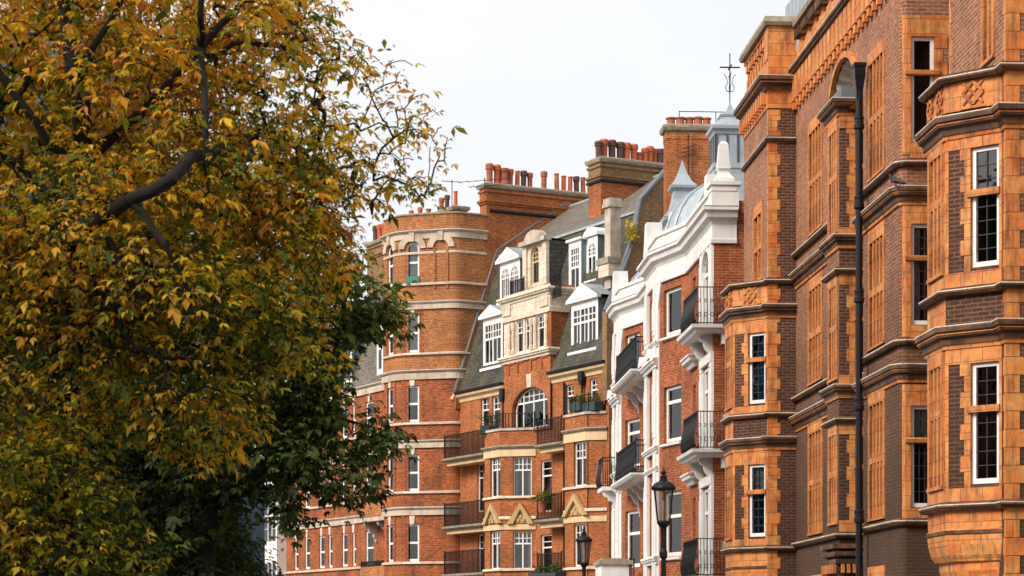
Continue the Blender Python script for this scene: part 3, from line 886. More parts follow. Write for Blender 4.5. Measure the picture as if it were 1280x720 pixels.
for q in range(4):
    z = 3.75 - q * .17
    mb.sweep([(xP0, -.16 - .02), (xP1 + .02, -.18), (xP1 + .02, .5)], [(0, z - .12), (.14 - .03 * q, z - .1), (.14 - .03 * q, z), (0, z)])
sg = Seg((xP0, -.18), (xP1 + .02, -.18)); mb.seg = sg
k = .06
while k < sg.L: mb.box(k - .035, k + .035, -.12, 0, 3.1, 3.3, 'terracotta'); k += .13
mb.seg = sP; k = .06
while k < sP.L: mb.box(k - .035, k + .035, -.14, 0, 3.1, 3.3, 'terracotta'); k += .13
mb.seg = IDENT; mb.build('corbel', mansion)

# scallop shell hood over the recess
mb = MB('terracotta', 'buff_stone', 'dark_lead')
x0_, x1_, zs = FR.xu(1040.5, 0), FR.xu(1073, 0), 13.62
cx, w, hz = (x0_ + x1_) / 2, (x1_ - x0_) / 2, 1.0
hs_ = Seg((xP0, 0), (xM2a, 0))
hw = MB('brown_brick')
hh_ = H(x0_ - xP0, x1_ - xP0, 13.45, zs + hz, arch=hz / w, rd=.02)
wall(hw, hs_, 13.45, TOP, [hh_], 'brown_brick', room=False)
hw.build('wall', mansion)
nu, nv = 24, 8
grid = []
for i in range(nu + 1):
    t = math.pi * i / nu; row = []
    for j in range(nv + 1):
        p = (math.pi / 2) * j / nv
        rr = 1 - .07 * (i % 2)
        row.append((cx - w * math.cos(t) * math.cos(p) * rr, .02 + .8 * math.sin(p) * rr, zs + hz * math.sin(t) * math.cos(p) * rr))
    grid.append(row)
for i in range(nu):
    for j in range(nv): mb.raw([grid[i][j], grid[i + 1][j], grid[i + 1][j + 1], grid[i][j + 1]], 'buff_stone')
mb.raw([(x0_, 0, 13.46), (x1_, 0, 13.46), (x1_, .85, 13.46), (x0_, .85, 13.46)], 'terracotta')
mb.raw([(x0_, .84, 13.46), (x1_, .84, 13.46), (x1_, .84, zs + .05), (x0_, .84, zs + .05)], 'terracotta')
for k in range(14):
    t0, t1 = math.pi * k / 14, math.pi * (k + 1) / 14
    mb.prism([(cx - (w + o) * math.cos(t), zs + (hz + o) * math.sin(t)) for t, o in ((t0, .0), (t1, .0), (t1, .13), (t0, .13))], -.10, .06, 'terracotta')
mb.box(xP0 + .15, xP1 - .05, -.1, .5, 13.7, 14.0, 'dark_lead')
mb.build('shell_hood', mansion)

# rainwater pipe with its hopper
xd = FR.xu(1075, -.2)
mb = MB('drainpipe_paint')
mb.lathe((xd, -.22, 0), [(.072, .1), (.072, 13.35)], 12)
for z in (2.2, 4.2, 6.6, 8.9, 10.9, 12.6): mb.lathe((xd, -.22, z), [(.1, -.1), (.115, -.08), (.115, .0), (.1, .02), (.1, .1), (.11, .12), (.11, .16), (.09, .18)], 12)
dp = mb.build('drainpipe', mansion, smooth=False)
mb = MB('drainpipe_paint'); mb.seg = IDENT
mb.lathe((xd, -.22, 13.12), [(.09, 0), (.10, .2), (.15, .45), (.165, .5), (.165, .68), (.19, .71), (.19, .78), (.14, .78), (.12, .6)], 4, a0=math.pi / 4)
mb.build('hopper', dp)
# ================================================================== red brick houses with white dressings
def roof_cupola(parent, cx, cy, z0, half, zt, name='cupola', big=False, finial=0.0):
    """square lead cupola: skirt, louvred box, flared concave roof and cap"""
    H_ = zt - z0
    mb = MB('lead', 'dark_lead')
    def ring(h, z): return [(cx - h, cy - h, z), (cx + h, cy - h, z), (cx + h, cy + h, z), (cx - h, cy + h, z)]
    if big:
        lv = [(1.5, 0), (1.25, .2), (1.1, .38), (1.1, .42), (1.16, .43), (1.16, .47), (1.0, .475), (1.0, .70), (1.06, .71), (1.1, .73), (1.24, .75), (1.26, .775), (1.16, .785), (.92, .81), (.70, .84), (.6, .865), (.66, .87), (.68, .885), (.5, .89), (.26, .92), (.12, .96), (.02, 1.0)]
    else:
        lv = [(1.0, 0), (1.0, .34), (1.18, .37), (1.22, .41), (.98, .44), (.72, .52), (.58, .60), (.52, .69), (.72, .71), (.75, .735), (.5, .78), (.27, .86), (.1, .95), (.02, 1.0)]
    for (f0, a), (f1, b) in zip(lv, lv[1:]):
        r0, r1 = ring(half * f0, z0 + H_ * a), ring(half * f1, z0 + H_ * b)
        for j in range(4): mb.raw([r0[j], r0[(j + 1) % 4], r1[(j + 1) % 4], r1[j]], 'lead')
    if big:                                       # rolls and panels on the box
        for sx in (-1, 1):
            for q in (-1.0, -.33, .33, 1.0):
                mb.box(cx + q * half * .96 - .025, cx + q * half * .96 + .025, cy - half - .03, cy - half, z0 + H_ * .475, z0 + H_ * .71, 'dark_lead')
                mb.box(cx + half, cx + half + .03, cy + q * half * .96 - .025, cy + q * half * .96 + .025, z0 + H_ * .475, z0 + H_ * .71, 'dark_lead')
    o = mb.build(name, parent)
    if finial:
        fm = MB('black_iron'); z = zt - .1
        fm.tube([(cx, cy, z), (cx, cy, z + finial)], .016, 6)
        fm.box(cx - .3, cx + .3, cy - .012, cy + .012, z + finial * .72, z + finial * .745)
        fm.box(cx - .012, cx + .012, cy - .3, cy + .3, z + finial * .72, z + finial * .745)
        for sx, sy in ((1, 0), (-1, 0), (0, 1), (0, -1)):
            fm.tube([(cx + sx * r, cy + sy * r, z + finial * h) for r, h in ((.0, .26), (.1, .28), (.13, .36), (.06, .44), (.1, .54), (.17, .6))], .012, 4)
        fm.build('finial', o)
    return o

def bracket(mb, x, y0, z, out, h, w=.16, mat=None):
    """scrolled console under a balcony, projecting towards -y"""
    pr = [(0, z), (-out, z), (-out, z - .12), (-out * .92, z - .2), (-out * .7, z - .24), (-out * .62, z - .36), (-out * .5, z - .5 * h), (-out * .28, z - .6 * h), (-out * .3, z - .74 * h), (-out * .16, z - .88 * h), (-.1, z - h), (0, z - h)]
    s = Seg((x, y0), (x + 1, y0)); mb.seg = s
    mb.side_prism(pr, -w / 2, w / 2, mat); mb.seg = IDENT

def white_house(fr, label, variant):
    root = tag(empty('terraced_house', (fr.ox, fr.oy, 0), fr.a), label, 'house', 'red brick houses with white trim')
    wm = MB('red_brick', 'room', 'white_stucco')
    ZT = 12.42
    main = Seg((-5.0, 0), (0, 0)); cant = Seg((-7.1, -.6), (-5.0, 0)); bl = 2.6 if variant == 0 else 1.75
    bay = Seg((-7.1 - bl, -.6), (-7.1, -.6)); farc = Seg((-10.1, 0), (-7.1 - bl, -.6))
    # street wall: arched french doors and a slim window
    fd = [H(3.15, 4.62, 10.2, 12.35, arch=.9, rd=.16), H(3.15, 4.62, 6.85, 9.15, arch=.0, rd=.16), H(3.15, 4.62, 3.4, 5.8, rd=.16)]
    sw = [H(1.05, 1.6, 10.75, 12.05, rd=.2), H(1.05, 1.6, 7.35, 8.95, rd=.2), H(1.05, 1.6, 3.9, 5.7, rd=.2)]
    wall(wm, main, 0, ZT + .5, fd + sw, 'red_brick')
    for h in fd: window(root, main, h, d=.02, meet=.72, mull=(.5,), fw=.09, name='french_door', dd=.1)
    for h in sw: window(root, main, h, d=.1)
    ds = MB('white_stucco'); ds.seg = main                     # white pilasters and heads round the french doors
    for h in fd:
        a_, b_, z0_, z1_ = h['s0'], h['s1'], h['z0'], h['z1']
        ds.box(a_ - .34, a_, -.07, .02, z0_ - .05, z1_ + .05); ds.box(b_, b_ + .36, -.07, .02, z0_ - .05, z1_ + .05)
        ds.box(a_ - .26, a_ - .08, -.10, -.07, z0_ + .3, z1_ - .3); ds.box(b_ + .08, b_ + .28, -.10, -.07, z0_ + .3, z1_ - .3)
        ds.box(a_ - .34, b_ + .36, -.09, .02, z1_ + .05, z1_ + .3)
        if h.get('arch'):
            n_ = 10; cx_ = (a_ + b_) / 2; rx_ = (b_ - a_) / 2; zs_ = z1_ - .9 * rx_
            for k in range(n_):
                t0, t1 = math.pi * k / n_, math.pi * (k + 1) / n_
                ds.prism([(cx_ - rx_ * o * math.cos(t), zs_ + rx_ * .9 * o * math.sin(t)) for t, o in ((t0, 1.0), (t1, 1.0), (t1, 1.28), (t0, 1.28))], -.075, .02)
    ds.seg = IDENT; ds.build('door_surround', root)
    # canted side with the big sash windows
    a, b = cant.L * .19, cant.L * .79
    cw = [H(a, b, 10.72, 12.12, rd=.2), H(a, b, 7.52, 9.2, rd=.2), H(a, b, 4.1, 6.05, rd=.2)]
    wall(wm, cant, 0, ZT + .5, cw, 'red_brick')
    if variant == 0:
        st = [dict(meet=.5, curtain=[('c', .72, .98, .0, .95)]), dict(meet=.72, curtain=[('c', .12, .98, .0, .7)]), dict(meet=.62, curtain=None)]
    else:
        st = [dict(meet=.5, curtain=[('c', .2, 1.0, .0, 1.0)]), dict(meet=.72, curtain=[('c', .3, 1.0, .0, .7)]), dict(meet=.6, curtain=[('b', .2, .9, .3, .6)])]
    for k, (h, kw) in enumerate(zip(cw, st)):
        if k == 0: kw['meet'] = .99
        window(root, cant, h, d=.1, fw=.1, **kw, sill='white_stucco' if variant == 0 else None)
    # bay front: white stucco pilasters with a window between
    fw_ = [H(.72, bl - .72, z0, z1, rd=.2) for z0, z1 in ((10.7, 12.1), (7.5, 9.2), (4.1, 6.0))]
    wall(wm, bay, 0, ZT + .5, fw_, 'red_brick')
    for h in fw_: window(root, bay, h, d=.1, fw=.08)
    wall(wm, farc, 0, ZT + .5, (), 'red_brick')
    # near return, facing down the street
    ret = Seg((0, 0), (0, 9)); wall(wm, ret, 0, 13.55, (), 'red_brick')
    bk = Seg((0, 9), (-10.1, 9)); wall(wm, bk, 0, 13.4, (), 'red_brick')
    fs = Seg((-10.1, 9), (-10.1, 0)); wall(wm, fs, 0, 13.4, (), 'red_brick')
    wm.raw([(-10.1, .2, 13.3), (0, .2, 13.3), (0, 9, 13.3), (-10.1, 9, 13.3)], 'dark_lead')
    wm.build('wall', root)
    # pilasters: shafts with panels, gabled caps and mouldings at each storey
    pl = MB('white_stucco')
    for x0, x1 in ((-7.12 - bl, -6.55 - bl), (-7.66, -7.06)):
        pl.seg = Seg((x0, -.6), (x1, -.6)); W = x1 - x0
        pl.box(0, W, -.10, .05, 0, 12.4)
        for z0, z1 in ((1.0, 6.7), (7.5, 9.7), (10.6, 12.2)):
            pl.box(.1, W - .1, -.13, -.10, z0 + .25, z1 - .3); pl.box(.17, W - .17, -.15, -.13, z0 + .4, z1 - .5)
    pl.seg = IDENT
    def collar(z, o, h):
        pl.sweep([(-9.85, -.6), (-7.06, -.7), (-7.06, -.62), (-6.88, -.52)], CORN(z, o, h))
    # the pilaster's return on the canted side, with the scroll at its head
    rs = Seg((-7.1, -.6), (-5.0, 0)); pl.seg = rs
    pl.box(-2.1 + 2.08, .12, -.05, .03, 0, 12.4) if False else None
    cs = cant; pl.seg = cs
    pl.box(0, .14, -.045, .02, 0, 12.4)
    for z in (12.0, 11.6, 11.2): pass
    pl.prism([(.0, 10.6), (.16, 10.62), (.12, 10.9), (.1, 11.5), (.2, 11.9), (.3, 12.2), (.38, 12.41), (0, 12.41)], -.07, .02)
    pl.seg = IDENT
    for z, o, h in ((9.86, .20, .28), (7.28, .14, .2), (6.72, .10, .14), (3.9, .16, .24), (10.5, .12, .16)):
        mb_path = [(-7.15 - bl, -.66), (-7.06, -.66), (-6.98, -.62)]
        pl.sweep(mb_path, CORN(z, o, h))
    pl.seg = bay
    for x in (-.02, bl - .64):
        pl.prism([(x + 0, 10.14), (x + .66, 10.14), (x + .6, 10.3), (x + .33, 10.46), (x + .06, 10.3)], -.3, 0)
    pl.seg = IDENT
    pl.build('pilaster', root, fix=True)
    # entablature: frieze, cornice and parapet following the plan
    path = [(-10.1, .0), (-7.1 - bl, -.6), (-7.1, -.6), (-5.0, 0), (0, 0), (0, .62)]
    mb = MB('white_stucco')
    mb.sweep(path, [(0, 12.38), (.08, 12.38), (.09, 12.48), (.05, 12.5), (.05, 12.92), (0, 12.92)]); mb.build('frieze', root)
    mb = MB('white_stucco'); mb.sweep(path, [(0, 12.9), (.06, 12.9), (.1, 13.0), (.22, 13.06), (.25, 13.2), (.33, 13.24), (.33, 13.32), (0, 13.36)]); mb.build('cornice', root)
    mb = MB('mossy_stone'); mb.sweep(path, [(0, 13.365), (.31, 13.325), (.33, 13.335), (.30, 13.365), (0, 13.40)]); mb.build('cornice_flashing', root)
    mb = MB('white_stucco')
    mb.sweep(path, [(-.25, 13.3), (.03, 13.3), (.03, 13.78), (.08, 13.8), (.08, 13.9), (-.28, 13.92)])
    for x0, x1, y0, y1, zt in ((-.62, .06, -.06, .68, 13.98), ):
        mb.box(x0, x1, y0, y1, 13.3, zt); mb.box(x0 - .06, x1 + .06, y0 - .06, y1 + .06, zt - .02, zt + .08)
    mb.build('parapet', root)
    # obelisks and the solid block at the far corner
    def obelisk(x, y, z, h, w=.17):
        m2 = MB('white_stucco')
        def ring(f, zz): return [(x - w * f, y - w * f, zz), (x + w * f, y - w * f, zz), (x + w * f, y + w * f, zz), (x - w * f, y + w * f, zz)]
        lv = [(1.6, z), (1.6, z + .12), (1.25, z + .18), (.85, z + .28), (.8, z + .33), (1.05, z + .4), (1.0, z + .45), (.72, z + h * .93), (.45, z + h), (.05, z + h + .02)]
        for (f0, a_), (f1, b_) in zip(lv, lv[1:]):
            r0, r1 = ring(f0, a_), ring(f1, b_)
            for j in range(4): m2.raw([r0[j], r0[(j + 1) % 4], r1[(j + 1) % 4], r1[j]])
        m2.build('obelisk', root)
    obelisk(-.28, .3, 14.05, 1.15)
    for x, y, zz, w, h in ((-1.55, .2, 13.3, .24, 1.25), (-6.8 - bl, -.45, 13.3, .3, 1.35)):
        m2 = MB('white_stucco')
        r0 = [(x - w, y - w, zz), (x + w, y - w, zz), (x + w, y + w, zz), (x - w, y + w, zz)]
        r1 = [(x - w * .8, y - w * .8, zz + h), (x + w * .8, y - w * .8, zz + h), (x + w * .8, y + w * .8, zz + h), (x - w * .8, y + w * .8, zz + h)]
        for j in range(4): m2.raw([r0[j], r0[(j + 1) % 4], r1[(j + 1) % 4], r1[j]])
        m2.raw(r1)
        m2.build('parapet_block', root)
    # ribbed lead dome over the bay
    dm = MB('lead'); c = (-7.0, 1.75, 13.55); Rr = 2.15; hh = 2.05 if variant == 0 else 1.6
    if variant: c = (-7.6, 1.6, 13.45); Rr = 1.95
    n = 16
    pr = [(Rr * math.cos(t) + .0, hh * math.sin(t)) for t in [math.pi / 2 * k / 9 for k in range(9)]] + [(.15, hh)]
    dm.lathe(c, pr, n)
    for k in range(n):
        t = 2 * math.pi * k / n
        dm.tube([(c[0] + (r + .02) * math.cos(t), c[1] + (r + .02) * math.sin(t), c[2] + z) for r, z in pr], .045, 5)
    dm.lathe((c[0], c[1], c[2] - .08), [(Rr + .12, -.1), (Rr + .12, .1), (Rr, .14)], n)
    dm.build('dome', root)
    return root

FA = street_frame(9.38, 60.4)
hA = white_house(FA, 'red brick house with white obelisk, tall lead turret and weathervane beside the brown block', 0)
FB = FA.moved(-10.1)
hB = white_house(FB, 'red brick house with long straight balconies between the turreted house and the mansard house', 1)

# turrets
roof_cupola(hA, FA.xu(912, 1.28) * 0 - 5.3, 1.3, 13.9, .5, 17.5, 'roof_turret', True, 1.55)
cB = (-3.5, 1.05)
roof_cupola(hB, cB[0], cB[1], 14.2, .58, 17.55, 'roof_cupola', False)

# balconies of house A: bellied, turning the near corner
def balcony_A(z):
    path = [(-2.35, 0.0), (-2.35, -.45), (.28, -.45), (.28, .3)]
    mb = MB('white_stucco')
    mb.sweep(path[:], [(-.45, z - .02), (-.45, z - .16), (-.1, z - .22), (.08, z - .2), (.12, z - .12), (.2, z - .09), (.22, z), (.0, z + .01)], caps=True)
    mb.raw([(-2.35, -.45, z + .003), (.28, -.45, z + .003), (.28, .3, z + .003), (-2.35, .3, z + .003)])
    mb.raw([(-2.35, -.45, z - .15), (.28, -.45, z - .15), (.28, .3, z - .15), (-2.35, .3, z - .15)][::-1])
    mb.box(.002, .3, .18, .62, z - .5, z - .2); mb.box(.002, .34, .14, .66, z - .22, z - .12)
    bracket(mb, -.3, 0, z - .16, .36, .9, .2); bracket(mb, -1.95, 0, z - .16, .36, .9, .2)
    mb.box(.002, .2, .24, .48, z + .75, z + .95)
    # moulded hood of the opening below, left of the balcony
    mb.sweep([(-4.2, -.0), (-4.2, -.05), (-3.0, -.05), (-3.0, -.0)], [(0, z - .72), (.06, z - .70), (.10, z - .60), (.20, z - .55), (.22, z - .46), (.26, z - .44), (.26, z - .39), (0, z - .34)])
    b = mb.build('balcony', hA, fix=True)
    railing(b, [(-2.3, -.05), (-2.3, -.5), (.33, -.5), (.33, .2)], z + .02, 1.02, .085, 'black_iron', belly=.09, post=False, rail=.025, scroll=True)
for z in (10.12, 6.76, 3.32): balcony_A(z)
# balconies of house B: long and straight on scrolled consoles
def balcony_B(z):
    path = [(-6.3, -.28), (-6.0, -.92), (-.4, -.92), (-.4, -.002)]
    mb = MB('white_stucco')
    mb.box(-6.3, -.4, -.85, 0, z - .14, z)
    mb.sweep(path, [(0, z - .15), (.08, z - .12), (.14, z - .04), (.14, z + .02), (0, z + .03)])
    for x in (-.6, -2.3, -4.0, -5.6): bracket(mb, x, -.02, z - .14, .55, .95, .16)
    b = mb.build('balcony', hB, fix=True)
    railing(b, [(-6.0, -.86), (-.5, -.86), (-.5, -.05)], z + .02, 1.08, .07, 'dark_iron', dense=True, post=True, belly=.05)
for z in (10.2, 6.9): balcony_B(z)
def balcony_B2(z):    # on the far side of the pilaster, bowed
    mb = MB('white_stucco'); mb.box(-9.6, -7.9, -1.15, -.6, z - .14, z); bracket(mb, -8.2, -.6, z - .14, .5, .7, .2)
    b = mb.build('balcony', hB, fix=True)
    railing(b, [(-9.5, -.65), (-9.5, -1.12), (-8.0, -1.12), (-8.0, -.65)], z, 1.05, .07, 'dark_iron', belly=.1, post=False)
balcony_B2(7.0)

# chimney of house B
def chimney(parent, x0, x1, y0, y1, z0, zt, mat, pots, along='y', band='tower_brick', head=.95, capmat='mossy_stone', squat=1.0, dark=False):
    mb = MB(mat, band, capmat)
    h = head
    mb.box(x0, x1, y0, y1, z0, zt - h, mat)
    P = [(x0, y0), (x1, y0), (x1, y1), (x0, y1)]
    mb.box(x0 - .02, x1 + .02, y0 - .02, y1 + .02, zt - h, zt - .1, band)
    if h > .6:
        mb.sweep(P, [(0, zt - h), (.06, zt - h + .02), (.06, zt - h + .1), (.12, zt - h + .12), (.12, zt - h + .22), (.0, zt - h + .24)], band, closed=True)
        mb.sweep(P, [(.02, zt - .42), (.08, zt - .40), (.08, zt - .3), (0, zt - .28)], band, closed=True)
    mb.sweep(P, [(.02, zt - .22), (.10, zt - .20), (.14, zt - .1), (.14, zt - .02), (0, zt + .04)], capmat, closed=True)
    mb.box(x0, x1, y0, y1, zt - .12, zt + .035, capmat)
    if dark: mb.sweep(P, [(.02, zt - h - .1), (.10, zt - h - .08), (.10, zt - h + .01), (.02, zt - h + .01)], 'dark_iron', closed=True)  # black ring painted in for the shadow line under the head
    o = mb.build('chimney', parent, fix=True)
    for q, (f, kind, sc) in enumerate(pots):
        if along == 'y': p_ = pot(o, kind, (x0 + x1) / 2 + random.uniform(-.05, .05), y0 + (y1 - y0) * f, zt + .03, sc)
        else: p_ = pot(o, kind, x0 + (x1 - x0) * f, (y0 + y1) / 2, zt + .03, sc)
        p_.scale.z *= squat
    return o
xc = -10.4
FBc = FB
yc0, yc1 = FB.yu(833, xc), FB.yu(897, xc)
cz = FB.zv(156, xc, yc0)
chB = chimney(hB, xc - .8, xc, yc0, yc1, 13.0, cz, 'orange_brick', [(.12, 'short', 1.05), (.3, 'short', 1.05), (.48, 'short', 1.05), (.65, 'short', 1.05), (.82, 'short', .95)], head=.5, squat=.5)
mb = MB('black_iron')
ya = (yc0 * .72 + yc1 * .28)
z = cz - 1.0
mb.tube([(xc + .12, yc0 + (yc1 - yc0) * .42, z - 2.0), (xc + .12, yc0 + (yc1 - yc0) * .42, cz - .35)], .02, 5)
for dz, l in ((-.9, .25), (-1.05, .3), (-1.2, .28)):
    mb.tube([(xc + .14, yc0 + (yc1 - yc0) * .42 - l, cz + dz), (xc + .14, yc0 + (yc1 - yc0) * .42 + l, cz + dz + .15)], .014, 4)
tag(mb.build('tv_aerial'), 'rusted aerial fixed to the face of the plain orange chimney behind the white parapet', 'aerial', 'roof aerials')
bpy.context.scene.objects['tv_aerial'].location = (FB.ox, FB.oy, 0); bpy.context.scene.objects['tv_aerial'].rotation_euler = (0, 0, FB.a)
mb = MB('black_iron')
yb0, yb1 = FB.yu(851, xc), FB.yu(897, xc); za = FB.zv(136, xc, yb0)
mb.tube([(xc - .4, yb0, cz), (xc - .4, yb0, za)], .016, 5); mb.tube([(xc - .4, yb1, cz), (xc - .4, yb1, za)], .016, 5)
mb.tube([(xc - .4, yb0 - .02, za), (xc - .4, yb1 + .9, za + .0)], .016, 5)
o = tag(mb.build('roof_aerial_rail'), 'thin horizontal aerial rail on two posts above the highest chimney', 'aerial', 'roof aerials')
o.location = (FB.ox, FB.oy, 0); o.rotation_euler = (0, 0, FB.a)

# white porch of house B with its weathered coping
x0 = FB.xu(751, -2.2); 
pb = MB('white_stucco', 'mossy_stone')
xp = -3.2
ya, yb = FB.yu(752, xp), FB.yu(789, xp); zp = FB.zv(701, xp, ya)
pb.box(xp - 2.0, xp, ya, yb, 0, zp - .12, 'white_stucco'); pb.box(xp - 2.08, xp + .08, ya - .08, yb + .06, zp - .12, zp + .02, 'mossy_stone')
pb.box(xp - 1.95, xp - .05, ya + .05, yb - .08, zp + .02, zp + .09, 'mossy_stone')
pb.build('porch', hB)
railing(hB, [(xp + .02, yb - .05), (xp + .02, -.6)], zp - 1.1, 1.15, .06, 'dark_iron', dense=True, name='entrance_railing')
# table lamp standing in the ground floor window of house A
cant = Seg((-7.1, -.6), (-5.0, 0)); q = cant.P(cant.L * .55, .5, 0); wx, wy = FA.w(q[0], q[1])
tl = tag(empty('table_lamp', (wx, wy, 4.15)), 'unlit table lamp with pale green shade inside ground floor sash window', 'lamp')
mb = MB('lampshade'); mb.lathe((0, 0, 0), [(.2, .42), (.13, .78), (.125, .78), (.19, .43)], 16); mb.build('lamp_shade', tl, smooth=True)
mb = MB('clear_pot'); mb.lathe((0, 0, 0), [(.1, 0), (.1, .03), (.03, .06), (.07, .2), (.03, .36), (.015, .5)], 12); mb.build('lamp_base', tl, smooth=True)
# ================================================================== slate mansard house closing the view
FD = Frame(-65 * 99.4 / FPX, 99.4, math.atan2(-.883, .47))
hD = tag(empty('mansard_house', (FD.ox, FD.oy, 0), FD.a), 'orange brick house with mossy slate mansard roof, white dormers and arched window', 'house', 'buildings along the street')
XR = 13.0
fx = FD.xu
def fz(v, u, y=0.0): return FD.zv(v, fx(u, y), y)
main = Seg((0, 0), (XR, 0))
dw = MB('orange_brick', 'room', 'cream_paint')
EAVE = 12.45
def rect(u0, v0, u1, v1, y=0.0, **k):
    uc = (u0 + u1) / 2
    return H(fx(u0, y), fx(u1, y), fz(v1, uc, y), fz(v0, uc, y), **k)
BP1, BP2 = 1.1, .6
xb1 = fx(670, 0); b1 = [(fx(606, -BP1) - BP1 * .8, 0), (fx(606, -BP1), -BP1), (xb1 - BP1, -BP1), (xb1, 0)]
xb2 = fx(759, 0); b2 = [(fx(706, -BP2) - BP2, 0), (fx(706, -BP2), -BP2), (xb2 - BP2, -BP2), (xb2, 0)]
gx0, gx1 = fx(633, 0), fx(691, 0)
top_pair = [rect(601, 496, 611, 537), rect(615, 495, 625, 536)]
arch = rect(643, 484, 688, 536, arch=.55)
rt = [rect(707, 481, 717, 515), rect(737, 473, 747, 508)]
zb1 = fz(537, 630, -BP1); zb2 = fz(516, 738, -BP2)
low = []
S_low = [(fz(571, 652, -.5), fz(622, 652, -.5)), (fz(664, 652, -.5), fz(712, 652, -.5))]
# recess french windows behind the left and middle balconies
bal = [rect(596.5, 579, 604, 640), rect(597, 668, 604, 728), rect(676, 575, 690, 640), rect(676, 668, 690, 722)]
wall(dw, main, 0, EAVE, top_pair + [arch] + rt + bal, 'orange_brick')
for h in top_pair: window(hD, main, h, d=.08, meet=.6, top=(2, 2), curtain=[('c', .1, .6, 0, .6)])
window(hD, main, arch, d=.08, meet=.66, mull=(.22, .5, .78), top=(2, 2), bot=(1, 1), fw=.07, curtain=[('c', .05, .4, 0, .6), ('c', .7, .95, 0, .6)])
for h in rt: window(hD, main, h, d=.08, meet=.6, top=(2, 2))
for h in bal: window(hD, main, h, d=.08, meet=.7, top=(1, 2), name='french_window')
# gabled centre rising above the eaves, brick then stone
zg = fz(447, 662)
gs = Seg((gx0, -.12), (gx1, -.12))
wall(dw, Seg((gx0, 0), (gx0, -.12)), 0, zg, (), 'orange_brick'); wall(dw, Seg((gx1, -.12), (gx1, 1.4)), EAVE - .3, zg, (), 'orange_brick')
g_arch = dict(arch); g_arch['s0'] -= gx0; g_arch['s1'] -= gx0; g_arch['rd'] = .2
wall(dw, gs, fz(540, 660), zg, [g_arch], 'orange_brick', room=False)
# brick panels under the stone cornice
pn = MB('red_brick')
pn.seg = gs
for u0 in (639, 650, 667, 680):
    x = fx(u0) - gx0; z = fz(462, 660)
    pn.box(x, x + .55, -.05, .0, z + .32, z + .42); pn.box(x, x + .1, -.05, 0, z - .1, z + .32)
pn.seg = IDENT; pn.build('brick_panel', hD)
# bays
def canted(path, ztop, cols, name):
    far, front, near = (Seg(path[k], path[k + 1]) for k in range(3))
    return far, front, near
f1 = canted(b1, zb1, 0, ''); f2 = canted(b2, zb2, 0, '')
def su(seg, u): return seg.s_u(FD, u)
hf, hn = [], []
for v0, v1 in ((571, 622), (664, 712)):
    a, b = su(f1[1], 612.5), su(f1[1], 625.5); c = (a + b) / 2
    hf.append(H(a, b, f1[1].z_v(FD, v1, c), f1[1].z_v(FD, v0, c)))
    a, b = su(f1[2], 641), su(f1[2], 664.5); c = (a + b) / 2
    hn.append(H(a, b, f1[2].z_v(FD, v1, c), f1[2].z_v(FD, v0, c)))
wall(dw, f1[0], 0, zb1, (), 'orange_brick'); wall(dw, f1[1], 0, zb1, hf, 'orange_brick'); wall(dw, f1[2], 0, zb1, hn, 'orange_brick')
for h in hf: window(hD, f1[1], h, d=.1, meet=.68, mull=(.5,), top=(2, 2), bot=(1, 1), sill=None, curtain=[('c', .05, .35, 0, .7)])
for k, h in enumerate(hn): window(hD, f1[2], h, d=.1, meet=.68, mull=(.5,), top=(2, 2), bot=(1, 1), curtain=[('c', .72, .97, 0, .68)] + ([('c', .03, .18, 0, .68)] if k == 0 else []))
hr = []
for v0, v1 in ((552, 608), (655, 708)):
    a, b = su(f2[1], 717), su(f2[1], 734); c = (a + b) / 2
    hr.append(H(a, b, f2[1].z_v(FD, v1, c), f2[1].z_v(FD, v0, c)))
wall(dw, f2[0], 0, zb2, (), 'orange_brick'); wall(dw, f2[1], 0, zb2, hr, 'orange_brick'); wall(dw, f2[2], 0, zb2, (), 'orange_brick')
for h in hr: window(hD, f2[1], h, d=.1, meet=.64, mull=(.5,), top=(2, 2), bot=(1, 1), curtain=[('c', .03, .3, 0, .62), ('c', .8, .97, 0, .62)])
# ends and back of the house, and the terrace decks over the bays
dw.raw([(x, y, zb1 - .25) for x, y in b1], 'dark_lead'); dw.raw([(x, y, zb2 - .25) for x, y in b2], 'dark_lead')
wall(dw, Seg((XR, 0), (XR, 10)), 0, EAVE, (), 'stock_brick'); wall(dw, Seg((XR, 10), (0, 10)), 0, EAVE + 4, (), 'orange_brick')
dw.build('wall', hD)
# mansard roof
YB, ZB, YR_, ZR = 1.95, 18.75, 5.6, 21.3
rm = MB('mossy_slate', 'grey_slate', 'lead')
rm.raw([(0, -.12, EAVE + .1), (XR, -.12, EAVE + .1), (XR, YB, ZB), (0, YB, ZB)], 'mossy_slate')
rm.raw([(0, YB, ZB), (XR, YB, ZB), (XR, YR_, ZR), (0, YR_, ZR)], 'grey_slate')
rm.raw([(0, YR_, ZR), (XR, YR_, ZR), (XR, 10, ZR - 4), (0, 10, ZR - 4)], 'grey_slate')
rm.raw([(XR, -.12, EAVE + .1), (XR, 10, EAVE + .1), (XR, 10, ZR - 4), (XR, YR_, ZR), (XR, YB, ZB)], 'grey_slate')
rm.raw([(0, 10, EAVE), (0, -.12, EAVE + .1), (0, YB, ZB), (0, YR_, ZR), (0, 10, ZR - 4)], 'grey_slate')
rm.raw([(XR, 10, EAVE), (0, 10, EAVE), (0, 10, ZR - 4), (XR, 10, ZR - 4)], 'grey_slate')
rm.build('roof', hD)
ld_ = MB('lead'); ld_.bar((0, YB - .03, ZB + .02), (XR, YB - .03, ZB + .02), .1); ld_.tube([(0, YR_, ZR + .04), (XR, YR_, ZR + .04)], .07, 6); ld_.build('roof_roll', hD)
